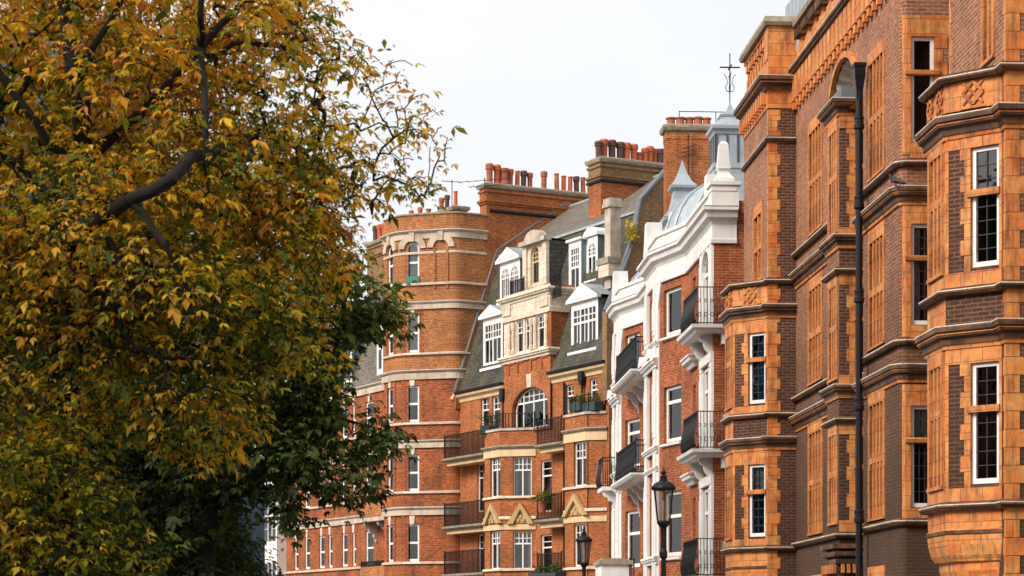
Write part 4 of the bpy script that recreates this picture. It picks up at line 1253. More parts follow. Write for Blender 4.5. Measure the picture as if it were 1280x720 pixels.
# eaves cornice and gutter
for x0, x1, nm in ((0, gx0, 'l'), (gx1, XR, 'r')):
    mb = MB('cream_paint'); mb.sweep([(x0, 0), (x1, 0)], [(0, EAVE - .35), (.05, EAVE - .33), (.08, EAVE - .2), (.22, EAVE - .1), (.25, EAVE), (0, EAVE + .02)]); mb.build('eaves_cornice', hD)
    mb = MB('dark_iron'); mb.sweep([(x0, 0), (x1, 0)], [(.1, EAVE + .02), (.3, EAVE + .02), (.32, EAVE + .13), (.1, EAVE + .13)]); mb.build('gutter', hD)
def downpipe(x, y, z0, z1, hop=True):
    mb = MB('dark_iron'); mb.lathe((x, y, 0), [(.05, z0), (.05, z1)], 8)
    if hop: mb.box(x - .16, x + .16, y - .12, y + .12, z1 - .35, z1 + .05); mb.box(x - .1, x + .1, y - .1, y + .1, z1 - .5, z1 - .35)
    mb.build('downpipe', hD)
downpipe(fx(629.5, -.1), -.12, zb1, EAVE - .2); downpipe(fx(727.5, -.12), -.12, zb2, EAVE - .15)
downpipe(fx(704.5, -.1), -.08, .2, EAVE - .4, False)

# stone storey of the centre: cornice, four lights between little columns, entablature
st = MB('buff_stone', 'orange_brick'); st.seg = gs; W = gs.L
zs0, zs1 = zg + .15, fz(397, 662)
lights = [(645.5, 653.5), (656, 664), (671.5, 680), (682.5, 690.5)]
lh = [H(fx(a, -.12) - gx0, min(fx(b, -.12) - gx0, W - .12), zs0 + .12, zs1 - .05) for a, b in lights]
stw = MB('buff_stone', 'room'); wall(stw, gs, zg, zs1 + 1.15, lh, 'buff_stone')
wall(stw, Seg((gx1, -.12), (gx1, 1.3)), zg, zs1 + 1.15, (), 'orange_brick'); wall(stw, Seg((gx0, 1.3), (gx0, -.12)), zg, zs1 + 1.15, (), 'buff_stone')
stw.raw([(gx0, -.12, zs1 + 1.15), (gx1, -.12, zs1 + 1.15), (gx1, 1.7, zs1 + 1.15), (gx0, 1.7, zs1 + 1.15)], 'dark_lead')
stw.build('stone_storey', hD)
for h in lh: window(hD, gs, h, d=.06, meet=.62, fw=.05, top=(2, 2), mat='white_paint')
for h in lh:
    for x in (h['s0'] - .1, h['s1'] + .1): pass
for u in (641, 668, 692.5):
    x = min(fx(u, -.12) - gx0, W - .06)
    q = gs.P(x, -.06, 0)
    st.box(x - .16, x + .16, -.02, .05, zs0 + .1, zs1, 'orange_brick')
    for dx in (-.17, .17):
        if x + dx > W: continue
        st.lathe((gx0 + x + dx, -.19, 0), [(.10, zs0 + .1), (.10, zs0 + .25), (.07, zs0 + .32), (.085, zs0 + .8), (.07, zs1 - .5), (.10, zs1 - .35), (.11, zs1 - .2), (.09, zs1 - .1)], 8)
P_ = [(gx0, 1.0), (gx0, -.12), (gx1, -.12), (gx1, 1.0)]
st.seg = IDENT
st.sweep(P_, CORN(zg - .1, .22, .3)); st.sweep(P_, [(0, zs1), (.08, zs1), (.08, zs1 + .2), (.05, zs1 + .22), (.05, zs1 + .7), (0, zs1 + .72)])
st.sweep(P_, CORN(zs1 + .72, .25, .3))
for x in (gx0 + .05, gx1 - .75): st.seg = gs; st.box(x - gx0, x - gx0 + .7, -.12, 0, zs1 + .25, zs1 + .7); st.seg = IDENT
st.seg = gs; kx = fx(664, -.12) - gx0
st.prism([(kx - .16, fz(485, 664)), (kx + .16, fz(485, 664)), (kx + .22, fz(468.5, 664)), (kx - .22, fz(468.5, 664))], -.12, .05)
st.seg = IDENT; st.build('stone_dressing', hD, fix=True)

# dormers
def dormer(u0, u1, v0, v1, y, mat='white_paint', cheek='lead_cheek', head='pediment', win=None, depth=1.3, name='dormer', vped=None, arched=False, n=1):
    uc = (u0 + u1) / 2
    x0, x1 = fx(u0, y), fx(u1, y); z0, z1 = fz(v1, uc, y), fz(v0, uc, y)
    sg = Seg((x0, y), (x1, y)); W = x1 - x0
    mb = MB(mat, cheek, 'room', 'lead')
    zt = z1 + .22
    if n == 1: hs = [H(.10, W - .10, z0 + .1, z1, rd=.06, arch=.9 if arched else 0, room=.5)]
    else: hs = [H(.08 + (W - .16) * k / n + .02, .08 + (W - .16) * (k + 1) / n - .02, z0 + .1, z1, rd=.06, arch=.9 if arched else 0, room=.5) for k in range(n)]
    wall(mb, sg, z0 - .05, zt, hs, mat)
    wall(mb, Seg((x1, y), (x1, y + depth)), z0 - .05, zt, (), cheek); wall(mb, Seg((x0, y + depth), (x0, y)), z0 - .05, zt, (), cheek)
    mb.raw([(x0, y, zt), (x1, y, zt), (x1, y + depth, zt), (x0, y + depth, zt)], 'lead')
    mb.seg = sg
    mb.box(-.08, W + .08, -.14, .0, z0 - .14, z0 - .02, mat)
    hp = fz(vped, uc, y) if vped else zt + .55
    if head == 'pediment':
        mb.prism([(-.18, zt), (W + .18, zt), (W + .18, zt + .12), (W / 2, hp), (-.18, zt + .12)], -.16, .04, mat)
        mb.prism([(.15, zt + .14), (W - .15, zt + .14), (W / 2, hp - .22)], -.175, -.15, mat)
        mb.seg = IDENT
        zq = zt + .12
        mb.raw([(x0 - .18, y - .16, zq), (x0 + W / 2, y - .16, hp), (x0 + W / 2, y + depth, hp), (x0 - .18, y + depth, zq)], 'lead')
        mb.raw([(x0 + W / 2, y - .16, hp), (x1 + .18, y - .16, zq), (x1 + .18, y + depth, zq), (x0 + W / 2, y + depth, hp)], 'lead')
    elif head == 'curved':
        k_ = 8; q = [(W / 2 - (W / 2 + .12) * math.cos(math.pi * k / k_), zt + (hp - zt) * math.sin(math.pi * k / k_)) for k in range(k_, -1, -1)]
        mb.prism(q, -.1, depth, mat)
    else:
        mb.box(-.1, W + .1, -.1, depth, zt, zt + .1, mat)
    mb.seg = IDENT
    o = mb.build(name, hD)
    for h in hs:
        window(o, sg, h, **(win or {}))
    return o
dormer(604, 628.5, 403, 458, .22, win=dict(d=.0, meet=.62, mull=(.5,), top=(3, 2), bot=(2, 1), fw=.09, bw=.045), vped=381, depth=1.0)
dormer(625, 650, 333, 375, 1.1, win=dict(d=0, meet=.66, mull=(.5,), top=(3, 2), bot=(2, 1), fw=.05, bw=.035), vped=309, arched=True, n=2, depth=1.6)
dormer(714, 747.5, 383, 437, .22, win=dict(d=0, meet=.62, mull=(.33, .66), top=(2, 2), bot=(2, 1), fw=.09, bw=.045, curtain=[('c', .5, 1, 0, .6), ('c', .0, .15, 0, .6)]), vped=354, depth=1.0)
dormer(733, 747, 302, 350, 1.25, win=dict(d=0, meet=.6, mull=(.5,), top=(2, 3), fw=.07, bw=.03, curtain=[('c', 0, 1, 0, .6)]), vped=284, arched=True, head='curved', depth=1.4)
dormer(711, 726.5, 308, 366, 1.0, win=dict(d=0, meet=.52, top=(4, 3), bot=(2, 1), fw=.09, bw=.04), head='flat', depth=1.2)
# stone aedicule with a round-headed light, slate-hung cheek
ya = .75
ax0, ax1 = fx(656.5, ya), fx(685, ya); az0, az1 = fz(359, 671, ya), fz(301, 671, ya)
sg = Seg((ax0, ya), (ax1, ya)); W = ax1 - ax0
hA_ = H(fx(663, ya) - ax0, fx(673.5, ya) - ax0, fz(355, 668, ya), fz(308, 668, ya), arch=1.0, rd=.2, room=.5)
ae = MB('weathered_stone', 'dark_slate', 'room', 'lead', 'buff_stone')
wall(ae, sg, az0 - .4, az1, [hA_], 'buff_stone')
wall(ae, Seg((ax1, ya), (ax1, ya + 1.35)), az0 - .6, az1 - .1, (), 'dark_slate'); wall(ae, Seg((ax0, ya + 1.35), (ax0, ya)), az0 - .4, az1, (), 'lead_cheek')
ae.raw([(ax0, ya, az1), (ax1, ya, az1), (ax1, ya + 1.6, az1 - .05), (ax0, ya + 1.6, az1)], 'lead')
ae.seg = sg
ae.box(-.06, .24, -.1, .05, az0, az1 - .1, 'buff_stone'); ae.box(W - .34, W + .02, -.1, .05, az0, az1 - .1, 'buff_stone')
ae.box(-.12, W + .08, -.22, .05, az0 - .18, az0, 'weathered_stone'); ae.box(-.16, W + .1, -.26, .1, az1 - .12, az1 + .06, 'weathered_stone')
n = 10
ae.prism([(W * .5 - (W * .36) * math.cos(math.pi * k / n), az1 + .06 + .38 * math.sin(math.pi * k / n)) for k in range(n, -1, -1)], -.22, .1, 'weathered_stone')
ae.seg = IDENT
o = ae.build('stone_dormer', hD)
window(o, sg, hA_, d=.1, meet=.6, top=(3, 3), mull=(), fw=.06, bw=.03, mat='cream_paint', curtain=[('c', .45, .8, 0, .6)])
# roof terrace railings
railing(hD, [(gx1 - .1, -.05), (gx1 + .75, -.05)], fz(372, 697), 1.0, .1, 'dark_iron')
railing(hD, [(fx(638, .3), .3), (fx(655, .3), .3)], fz(373, 647, .3), .8, .1, 'dark_iron')

# bay bands, parapets, pediments, balconies
def bands(path, zl, seg_ped):
    z = zl['cream']
    for q in (z, zl['cream2']): mb = MB('cream_paint'); mb.sweep(path, BAND(q[0], q[1], .05)); mb.build('band', hD)
    mb = MB('mossy_stone'); mb.sweep(path, CORN(z[1] + .0, .16, .17)); mb.build('cornice', hD)
    for zz_, o_, h_ in ((zl['sill'], .1, .1), (zl['sill2'], .1, .1), (zl['pedb'], .06, .12)):
        mb = MB('buff_stone'); mb.sweep(path, THIN(zz_, o_, h_)); mb.build('string_course', hD)
    mb = MB('weathered_stone'); mb.sweep(path, [(-.2, zl['top'] - .02), (.06, zl['top'] - .02), (.06, zl['top'] + .08), (-.2, zl['top'] + .1)]); mb.build('coping', hD)
    for sg, u0, u1, v0, v1 in seg_ped:
        a, b = su(sg, u0), su(sg, u1); c = (a + b) / 2; z0, z1 = sg.z_v(FD, v1, c), sg.z_v(FD, v0, c)
        mb = MB('ochre_stone'); mb.seg = sg
        t = .2
        mb.prism([(a, z0), (b, z0), (c, z1)], -.03, .02)
        dz = t * 1.25
        mb.prism([(a - .05, z0), (a + t * 1.1, z0), (c, z1 - dz), (c, z1 + .03)], -.17, -.03)
        mb.prism([(c, z1 + .03), (c, z1 - dz), (b - t * 1.1, z0), (b + .05, z0)], -.172, -.03)
        mb.prism([(c - (b - a) * .22, z0 + .04), (c + (b - a) * .22, z0 + .04), (c, z1 - dz - .18)], -.08, -.03)
        for k in range(3):
            q = c + (b - a) * .1 * (k - 1); r_ = .075
            mb.prism([(q + r_ * math.cos(x), z0 + .16 + (.14 if k == 1 else 0) + r_ * math.sin(x)) for x in [j * math.pi / 4 for j in range(8)]], -.12, -.07)
        mb.seg = IDENT; mb.build('pediment', hD)
zc = lambda seg, v, u: seg.z_v(FD, v, su(seg, u))
f = f1[1]; u = 618
bands(b1, dict(cream=(zc(f, 572, u), zc(f, 563.5, u)), cream2=(zc(f, 663, u), zc(f, 656.5, u)), sill=zc(f, 624, u), sill2=zc(f, 714, u), pedb=zc(f, 650, u), top=zb1),
      [(f1[1], 607, 627, 630, 655), (f1[2], 636, 667, 629, 655)])
f = f2[1]; u = 722
bands(b2, dict(cream=(zc(f, 552, u), zc(f, 541.5, u)), cream2=(zc(f, 653, u), zc(f, 646, u)), sill=zc(f, 611, u), sill2=zc(f, 712, u), pedb=zc(f, 640, u), top=zb2),
      [(f2[1], 707, 735, 618, 645)])
railing(hD, [(b1[1][0], -BP1 + .1), (b1[2][0], -BP1 + .1), (b1[3][0] - .1, -.02)], zb1 + .08, .62, .13, 'black_iron')
railing(hD, [(b2[1][0], -BP2 + .1), (b2[2][0], -BP2 + .1), (b2[3][0] - .1, -.02)], zb2 + .08, .7, .3, 'black_iron', dense=False)
def balcony_D(x0, x1, y, z, r=1.0, dense=True):
    mb = MB('mossy_stone'); mb.box(x0, x1, y, 0, z - .16, z); mb.sweep([(x0, y), (x1, y)], [(0, z - .16), (.08, z - .1), (.1, z - .02), (0, z)])
    mb.box(x0 + .1, x1 - .1, y + .15, 0, z - .34, z - .16, 'cream_paint')
    b = mb.build('balcony', hD)
    railing(b, [(x0 + .04, y + .05), (x1 - .04, y + .05)], z, r, .115, 'black_iron', rail=.04)
for v in (568, 655, 716): balcony_D(.02, b1[0][0] + .35, -.85, fz(v, 588, -.85))
for v, vr in ((553, 0), (648, 0), (722, 0)): balcony_D(fx(671, -.7), b2[0][0] + .55, -.75, fz(v, 690, -.75))
# sloping verge on the party wall with the round-ended kneeler, and the stock brick gable at the right end
vg = MB('cream_paint', 'orange_brick', 'dark_lead')
vg.tube([(-.12, -.35, EAVE - .2), (-.12, .0, EAVE + .5), (-.12, YB + .1, ZB + .35)], .09, 6, 'cream_paint')
vg.build('verge', hD)
vb = MB('orange_brick', 'lead')
pr = [(-.25, EAVE - .6), (-.25, EAVE + .15), (YB - .1, ZB + .22), (YR_, ZR + .3), (YR_ + .5, ZR + .2), (YR_ + .5, EAVE - .6)]
vb.seg = Seg((0, 0), (1, 0)); vb.side_prism(pr, -.06, .06, 'orange_brick')
vb.tube([(.0, a, z + .05) for a, z in pr[1:4]], .075, 6, 'dark_lead'); vb.build('party_wall', hD, fix=True)
gm = MB('stock_brick', 'lead')
xg = XR + .12
p_ = [(FD.yu(u_, xg), FD.zv(v_, xg, FD.yu(u_, xg))) for u_, v_ in ((764, 390), (779, 338), (792, 300), (801, 250), (834, 213))]
pr = [(p_[0][0] - .2, 11), (p_[0][0] - .2, p_[0][1])] + p_[1:] + [(p_[-1][0] + 2.5, p_[-1][1] + .6), (p_[-1][0] + 2.5, 11)]
gm.side_prism(pr, xg - .35, xg, 'stock_brick')
gm.tube([(xg - .06, a, z + .03) for a, z in pr[1:-1]], .13, 6, 'dark_lead'); gm.build('gable_wall', hD, fix=True)
# weathered stone pier with cap against that gable
xp_ = xg - .55
q0, q1 = FD.yu(763, xp_), FD.yu(776, xp_)
pm_ = MB('weathered_stone')
zt_ = FD.zv(247, xp_, q0); zb_ = FD.zv(322, xp_, q0)
pm_.box(xp_ - .45, xp_, q0, q1, zb_ - 1.2, zt_ - .35); pm_.box(xp_ - .52, xp_ + .07, q0 - .08, q1 + .08, zt_ - .35, zt_ - .2); pm_.box(xp_ - .5, xp_ + .04, q0 - .04, q1 + .04, zt_ - .2, zt_)
pm_.box(xp_ - .7, xp_ + .25, q0 - .25, q1 + .2, zb_ - .25, zb_, 'mossy_stone'); pm_.box(xp_ - .6, xp_ + .2, q0 - .2, q1 + .1, zb_ - .75, zb_ - .25, 'buff_stone')
pm_.build('stone_pier', hD)
# chimney stack on the roof of the mansard house
xk = 7.2
k0, k1 = FD.yu(751, xk), FD.yu(838, xk)
zk = FD.zv(196, xk, k0)
chD = chimney(hD, xk - 1.0, xk, k0, k1, 16.5, zk, 'orange_brick', [(.05, 'soot', 1.0), (.13, 'clay', 1.15), (.25, 'soot', 1.1), (.36, 'soot', 1.1), (.45, 'red', 1.05), (.56, 'red', 1.05), (.64, 'short', 1.0), (.72, 'red', .9), (.79, 'red', .98), (.87, 'clay', .9), (.94, 'soot', .95)], squat=.72, band='stock_brick', dark=True)

# ================================================================== brick corner block with the rounded tower
hE = tag(empty('corner_block', FD.w(-1.4, -.6) + (0,), FD.a), 'tall orange brick corner block with rounded tower, pale stone bands and sash windows', 'building', 'buildings along the street')
dxE, dyE = 1.4, .6
FE = FD.moved(-1.4, -.6)
ex = FE.xu
T3 = (dxE, dyE + 9); T2 = (dxE, dyE - .2); cc = 1.94
T1 = (dxE - cc, dyE - .2 - cc); T0 = (T1[0] - 1.45, T1[1]); TA = (T0[0], dyE - .95); TL = (-17.5, dyE - .95)
def rounded(p, q, r, k=.35, n=4):
    P, Q, Rr = Vector(p), Vector(q), Vector(r); a = Q + (P - Q).normalized() * k; b = Q + (Rr - Q).normalized() * k
    return [tuple(a.lerp(Q, t).lerp(Q.lerp(b, t), t)) for t in [i / n for i in range(n + 1)]]
c1 = rounded(T0, T1, T2, .5); c2 = rounded(T1, T2, T3, .28)
tower_path = [T0] + c1 + c2 + [T3]
ew = MB('tower_brick', 'room', 'red_brick')
TZ = 20.55
cs = Seg(c1[-1], c2[0]); fs = Seg(T0, c1[0])
def sv(seg, v, u): return seg.z_v(FE, v, seg.s_u(FE, u))
rows = [(303, 354), (392, 441), (482, 528), (568, 614), (655, 702)]
hc, hfz = [], []
for k, (v0, v1) in enumerate(rows):
    a, b = cs.s_u(FE, 507), cs.s_u(FE, 524)
    hc.append(H(a, b, cs.z_v(FE, v1, a), cs.z_v(FE, v0, a), rd=.12, arch=.95 if k == 0 else 0))
    a, b = .35, 1.0
    hfz.append(H(a, b, hc[-1]['z0'], hc[-1]['z1'], rd=.12, arch=.95 if k == 0 else 0))
niche = H(cs.s_u(FE, 543), cs.s_u(FE, 559.5), hc[0]['z0'] - .3, hc[0]['z1'] + .0, rd=.1, arch=.95)
ZM = 13.55
def wall2(sg, z1, hs, **k):
    wall(ew, sg, 0, min(ZM, z1), [h for h in hs if h['z0'] < ZM], 'mottled_brick', **k)
    if z1 > ZM: wall(ew, sg, ZM, z1, [h for h in hs if h['z0'] > ZM], 'tower_brick', **k)
wall2(cs, TZ, hc); wall2(fs, TZ, hfz)
for ch in (c1, c2):
    for p, q in zip(ch, ch[1:]): wall2(Seg(p, q), TZ, ())
yA = FE.yu(608.5, dxE)
wall2(Seg(c2[-1], (dxE, yA)), TZ, ()); wall(ew, Seg((dxE - .02, yA), (dxE - .02, T3[1])), 0, TZ - 1.0, (), 'orange_brick'); wall2(Seg(TA, T0), TZ, ())
cur = [[('c', 0, 1, 0, 1)], [('b', 0, 1, 0, 1)], [('b', 0, 1, .45, 1)], [('c', .0, .3, 0, 1)], None]
for k, h in enumerate(hc):
    window(hE, cs, h, d=.08, meet=.55, fw=.095, curtain=cur[k], arch=False) if False else window(hE, cs, h, d=.08, meet=.5, fw=.095, curtain=cur[k], sill='white_paint' if k else None)
for k, h in enumerate(hfz): window(hE, fs, h, d=.08, meet=.5, fw=.095)
# lintels with keystones, red brick jambs
for sg, hs in ((cs, hc), (fs, hfz)):
    for k, h in enumerate(hs):
        if k == 0: continue
        lt = MB('red_brick', 'buff_stone'); lt.seg = sg
        a, b, z0, z1 = h['s0'], h['s1'], h['z0'], h['z1']
        lt.box(a - .18, b + .18, -.015, .03, z1 + .002, z1 + .36, 'red_brick'); lt.prism([((a + b) / 2 - .09, z1 - .02), ((a + b) / 2 + .09, z1 - .02), ((a + b) / 2 + .14, z1 + .4), ((a + b) / 2 - .14, z1 + .4)], -.05, .03, 'buff_stone')
        lt.box(a - .14, a - .003, -.006, .03, z0, z1, 'red_brick'); lt.box(b + .003, b + .14, -.006, .03, z0, z1, 'red_brick')
        zz = z0
        while zz < z1:
            lt.box(a - .21, a - .003, -.012, .03, zz, min(zz + .14, z1), 'red_brick'); lt.box(b + .003, b + .21, -.012, .03, zz, min(zz + .14, z1), 'red_brick'); zz += .28
        lt.seg = IDENT; lt.build('window_surround', hE)
# arch mouldings and the blind arch
for sg, hs in ((cs, [hc[0], niche]), (fs, [hfz[0]])):
    for h in hs:
        am = MB('pale_band', 'tower_brick'); am.seg = sg
        a, b, z0, z1 = h['s0'], h['s1'], h['z0'], h['z1']; cxx = (a + b) / 2; rx = (b - a) / 2; zsx = z1 - rx * .95; n = 12
        for k in range(n):
            t0, t1 = math.pi * k / n, math.pi * (k + 1) / n
            am.prism([(cxx - (rx + o) * math.cos(t), zsx + (rx * .95 + o) * math.sin(t)) for t, o in ((t0, .05), (t1, .05), (t1, .33), (t0, .33))], -.08, .02, 'pale_band')
        am.prism([(cxx - .1, z1), (cxx + .1, z1), (cxx + .13, z1 + .4), (cxx - .13, z1 + .4)], -.13, .02, 'pale_band')
        if h is niche: # slender frame of the blind opening
            am.box(a - .04, a + .06, -.05, .02, z0, zsx, 'tower_brick'); am.box(b - .06, b + .04, -.05, .02, z0, zsx, 'tower_brick')
        am.seg = IDENT; am.build('arch_moulding', hE)
gb = MB('green_paint'); gb.seg = cs; gb.box(hc[0]['s0'], hc[0]['s1'], -.06, .06, hc[0]['z0'], hc[0]['z0'] + .28); gb.seg = IDENT; gb.build('window_box', hE)
# main front going away to the left
mf = Seg(TL, TA)
E_EAVE = 13.5
wins = []
def erow(u0, u1, v0, v1):
    a, b = mf.s_u(FE, u0), mf.s_u(FE, u1); c = (a + b) / 2
    return H(a, b, mf.z_v(FE, v1, c), mf.z_v(FE, v0, c), rd=.14)
cols = [(350, 358), (368, 373), (381, 387.5), (399, 406), (410.5, 415.5), (427.5, 434.5), (440.5, 445), (457, 467)]
lev = [(6.75, 5.15), (9.75, 8.2), (12.85, 11.35), (3.7, 2.1)]
for k, (u0, u1) in enumerate(cols):
    a, b = mf.s_u(FE, u0), mf.s_u(FE, u1)
    for z1, z0 in lev: wins.append(H(a, b, z0, z1, rd=.14))
wall2(mf, E_EAVE, wins)
for k, h in enumerate(wins):
    window(hE, mf, h, d=.06, meet=.5, fw=.09, curtain=[None, [('b', 0, 1, .6, 1)], [('c', 0, .4, 0, 1)], None, [('b', 0, 1, .8, 1)]][(k * 7) % 5])
    lt = MB('red_brick', 'buff_stone'); lt.seg = mf
    a, b, z0, z1 = h['s0'], h['s1'], h['z0'], h['z1']
    lt.box(a - .16, b + .16, -.015, .03, z1 + .002, z1 + .34, 'red_brick'); lt.prism([((a + b) / 2 - .08, z1 - .02), ((a + b) / 2 + .08, z1 - .02), ((a + b) / 2 + .13, z1 + .38), ((a + b) / 2 - .13, z1 + .38)], -.05, .03, 'buff_stone')
    lt.seg = IDENT; lt.build('lintel', hE)
wall(ew, Seg((TL[0], 10), TL), 0, E_EAVE, (), 'tower_brick'); wall(ew, Seg(T3, (TL[0], 10)), 0, E_EAVE, (), 'tower_brick')
ew.raw([(x, y, TZ - .5) for x, y in [TA, T0] + c1 + c2 + [T3, (TA[0], T3[1])]], 'dark_lead')
wall(ew, Seg((TA[0], T3[1]), TA), E_EAVE - .5, TZ, (), 'tower_brick')
wall(ew, Seg(T3, (TA[0], T3[1])), 0, TZ, (), 'tower_brick')
ew.build('wall', hE)
# pale bands and strings round the tower and along the front
tp = [TA] + tower_path[:-1] + [(dxE, FE.yu(608.5, dxE))]
lp = [TL, TA]
zb = lambda v: sv(cs, v, 520)
for v0, v1, o in ((299, 293, .06), (387, 381.5, .09), (474.5, 467, .09), (560, 554, .08), (644, 638, .09)):
    for q in ((tp, lp) if v0 > 400 else (tp,)):
        mb = MB('pale_band'); mb.sweep(q, BAND(zb(v0), zb(v1), o)); mb.build('band', hE)
for v, o, h_ in ((293, .18, .17), (381.5, .14, .15), (467, .18, .16), (554, .14, .13), (638, .15, .15)):
    for q in ((tp, lp) if v > 400 else (tp,)):
        mb = MB('weathered_stone'); mb.sweep(q, CORN(zb(v), o, h_)); mb.build('cornice', hE)
for v in (357, 444, 531, 617, 705, 318):
    for q in ((tp, lp) if v > 500 else (tp,)):
        mb = MB('pale_band'); mb.sweep(q, THIN(zb(v), .09 if v != 318 else .03, .11)); mb.build('string_course', hE)
mb = MB('mossy_stone'); mb.sweep(tp, [(-.3, TZ - .02), (.05, TZ - .02), (.06, TZ + .04), (-.1, TZ + .09), (-.3, TZ + .06)]); mb.build('coping', hE)
# slate mansard and dormers above the front
rm = MB('dark_slate', 'grey_slate')
rm.raw([(TL[0], TL[1], E_EAVE + .1), (TA[0], TA[1], E_EAVE + .1), (TA[0], TA[1] + 1.6, 18.2), (TL[0], TL[1] + 1.6, 18.2)], 'grey_slate')
rm.raw([(TL[0], TL[1] + 1.6, 18.2), (TA[0], TA[1] + 1.6, 18.2), (TA[0], 5, 19.2), (TL[0], 5, 19.2)], 'grey_slate')
rm.raw([(TL[0], 5, 19.2), (TA[0], 5, 19.2), (TA[0], 10, E_EAVE), (TL[0], 10, E_EAVE)], 'grey_slate')
rm.raw([(TL[0], 10, E_EAVE), (TL[0], TL[1], E_EAVE), (TL[0], TL[1] + 1.6, 18.2), (TL[0], 5, 19.2)], 'grey_slate')
rm.build('roof', hE)
for u0, u1 in ((471, 479), (428, 440), (390, 404)):
    yy = TA[1] + .15
    x0, x1 = ex(u0, yy), ex(u1, yy); sg = Seg((x0, yy), (x1, yy)); W = x1 - x0
    mb = MB('white_paint', 'room', 'lead', 'tower_brick')
    h = H(.1, W - .1, 14.2, 16.3, rd=.05, room=.5)
    wall(mb, sg, 13.9, 16.6, [h], 'white_paint'); wall(mb, Seg((x1, yy), (x1, yy + 1.3)), 13.9, 16.6, (), 'lead_cheek'); wall(mb, Seg((x0, yy + 1.3), (x0, yy)), 13.9, 16.6, (), 'lead_cheek')
    mb.box(x0 - .1, x1 + .1, yy - .1, yy + 1.4, 16.6, 16.75, 'lead')
    o = mb.build('dormer', hE); window(o, sg, h, d=0, meet=.5, fw=.08)
# iron balcony in the corner beside the tower, on consoles
for v in (641, 725):
    z = zb(v); x0, x1 = ex(450, TA[1] - .8), TA[0] - .02
    mb = MB('weathered_stone'); mb.box(x0, x1, TA[1] - .8, TA[1], z - .18, z); 
    for x in (x0 + .2, (x0 + x1) / 2, x1 - .2): bracket(mb, x, TA[1], z - .18, .7, .9, .18)
    mb.box(x0, x1, TA[1] - .8, TA[1] - .68, z, z + .72, 'tower_brick')
    b = mb.build('balcony', hE); railing(b, [(x0, TA[1] - .74), (x1, TA[1] - .74)], z + .72, .25, .1, 'black_iron')
# party-wall stack with its long row of pots, and two stacks behind
xk = dxE + .02
k0, k1 = FE.yu(608, xk), FE.yu(760, xk)
zk = FE.zv(228.5, xk, k0)
pots_ = []
for u_, kind, sc in ((612, 'clay', 1.15), (621, 'red', 1.1), (630, 'short', 1.5), (638, 'clay', .95), (647, 'tall', .95), (655, 'soot', 1.0), (663, 'clay', .9), (679.5, 'clay', 1.0), (696.5, 'tall', .95), (705, 'tall', .95), (712.5, 'tall', .93), (721, 'soot', .97), (729, 'tall', .93), (737, 'clay', .93), (745, 'soot', .93), (752, 'soot', .93)):
    pots_.append(((FE.yu(u_, xk - .3) - k0) / (k1 - k0), kind, sc))
chE = chimney(hE, xk - .62, xk, k0, k1, E_EAVE - 2, zk, 'orange_brick', [(f_, k_, q_ * .9) for f_, k_, q_ in pots_], squat=.82, band='orange_brick')
mb = MB('black_iron'); mb.tube([(xk + .02, FE.yu(612, xk), zk - 1.22), (xk + .02, FE.yu(704, xk), zk - 1.22)], .085, 6); mb.build('flashing', chE)
for u0, u1, y, v, ps in ((501, 567, 4.5, 270, [(.08, 'red', .75), (.25, 'red', .75), (.42, 'short', .8), (.66, 'clay', .8), (.76, 'soot', .8), (.92, 'tall', .75)]), (459, 488, 6.5, 299, [(.1, 'soot', 1.0), (.3, 'red', .95), (.5, 'red', .95), (.7, 'clay', .95), (.9, 'soot', .95)])):
    x0, x1 = ex(u0, y), ex(u1, y); z = FE.zv(v, (x0 + x1) / 2, y)
    chimney(hE, x0, x1, y, y + .7, 15.5, z, 'stock_brick', ps, along='x', band='stock_brick', squat=.9)
# white bay window at the far left end of the front
yy = TL[1]
x0, x1 = ex(329, yy - .5), ex(346, yy - .5); sg = Seg((x0, yy - .5), (x1, yy - .5)); W = x1 - x0
mb = MB('white_paint', 'room'); hs = [H(.1, W - .1, z0, z1, rd=.04, room=.5) for z0, z1 in ((2.6, 5.6), (6.6, 9.4))]
wall(mb, sg, 0, 9.8, hs, 'white_paint'); wall(mb, Seg((x1, yy - .5), (x1, yy + .2)), 0, 9.8, (), 'white_paint'); wall(mb, Seg((x0, yy + .2), (x0, yy - .5)), 0, 9.8, (), 'white_paint')
mb.box(x0 - .1, x1 + .1, yy - .6, yy + .2, 9.8, 9.95, 'lead')
o = mb.build('bay_window', hE)
for h in hs: window(o, sg, h, d=0, meet=.5, mull=(.33, .66), top=(1, 2), bot=(1, 2))
# aerials
def aerial(u, v0, v1, fr, y, label, arms):
    x = fr.xu(u, y); X, Y = fr.w(x, y); z0, z1 = EYE + (VH - v1) / FPX * Y, EYE + (VH - v0) / FPX * Y
    mb = MB('black_iron'); mb.tube([(0, 0, 0), (0, 0, z1 - z0)], .022, 5)
    for f, l, a in arms:
        d = Vector((math.cos(a), math.sin(a), 0)) * l; z = (z1 - z0) * f
        mb.tube([(-d.x, -d.y, z), (d.x, d.y, z)], .014, 4)
        for k in range(-3, 4):
            p = d * (k / 3); e = Vector((-d.y, d.x, 0)).normalized() * .22
            mb.tube([(p.x - e.x, p.y - e.y, z), (p.x + e.x, p.y + e.y, z)], .009, 4)
    o = tag(mb.build('tv_aerial'), label, 'aerial', 'roof aerials'); o.location = (X, Y, z0); return o
aerial(565, 225, 266, FE, 4.7, 'slim aerial mast beside the last pot behind the rounded tower parapet', [(.95, .5, .3)])
aerial(606, 222, 245, FE, 1.0, 'aerial with long arms at the left end of the long chimney stack', [(.85, 1.2, 2.8), (.55, .7, 2.8)])
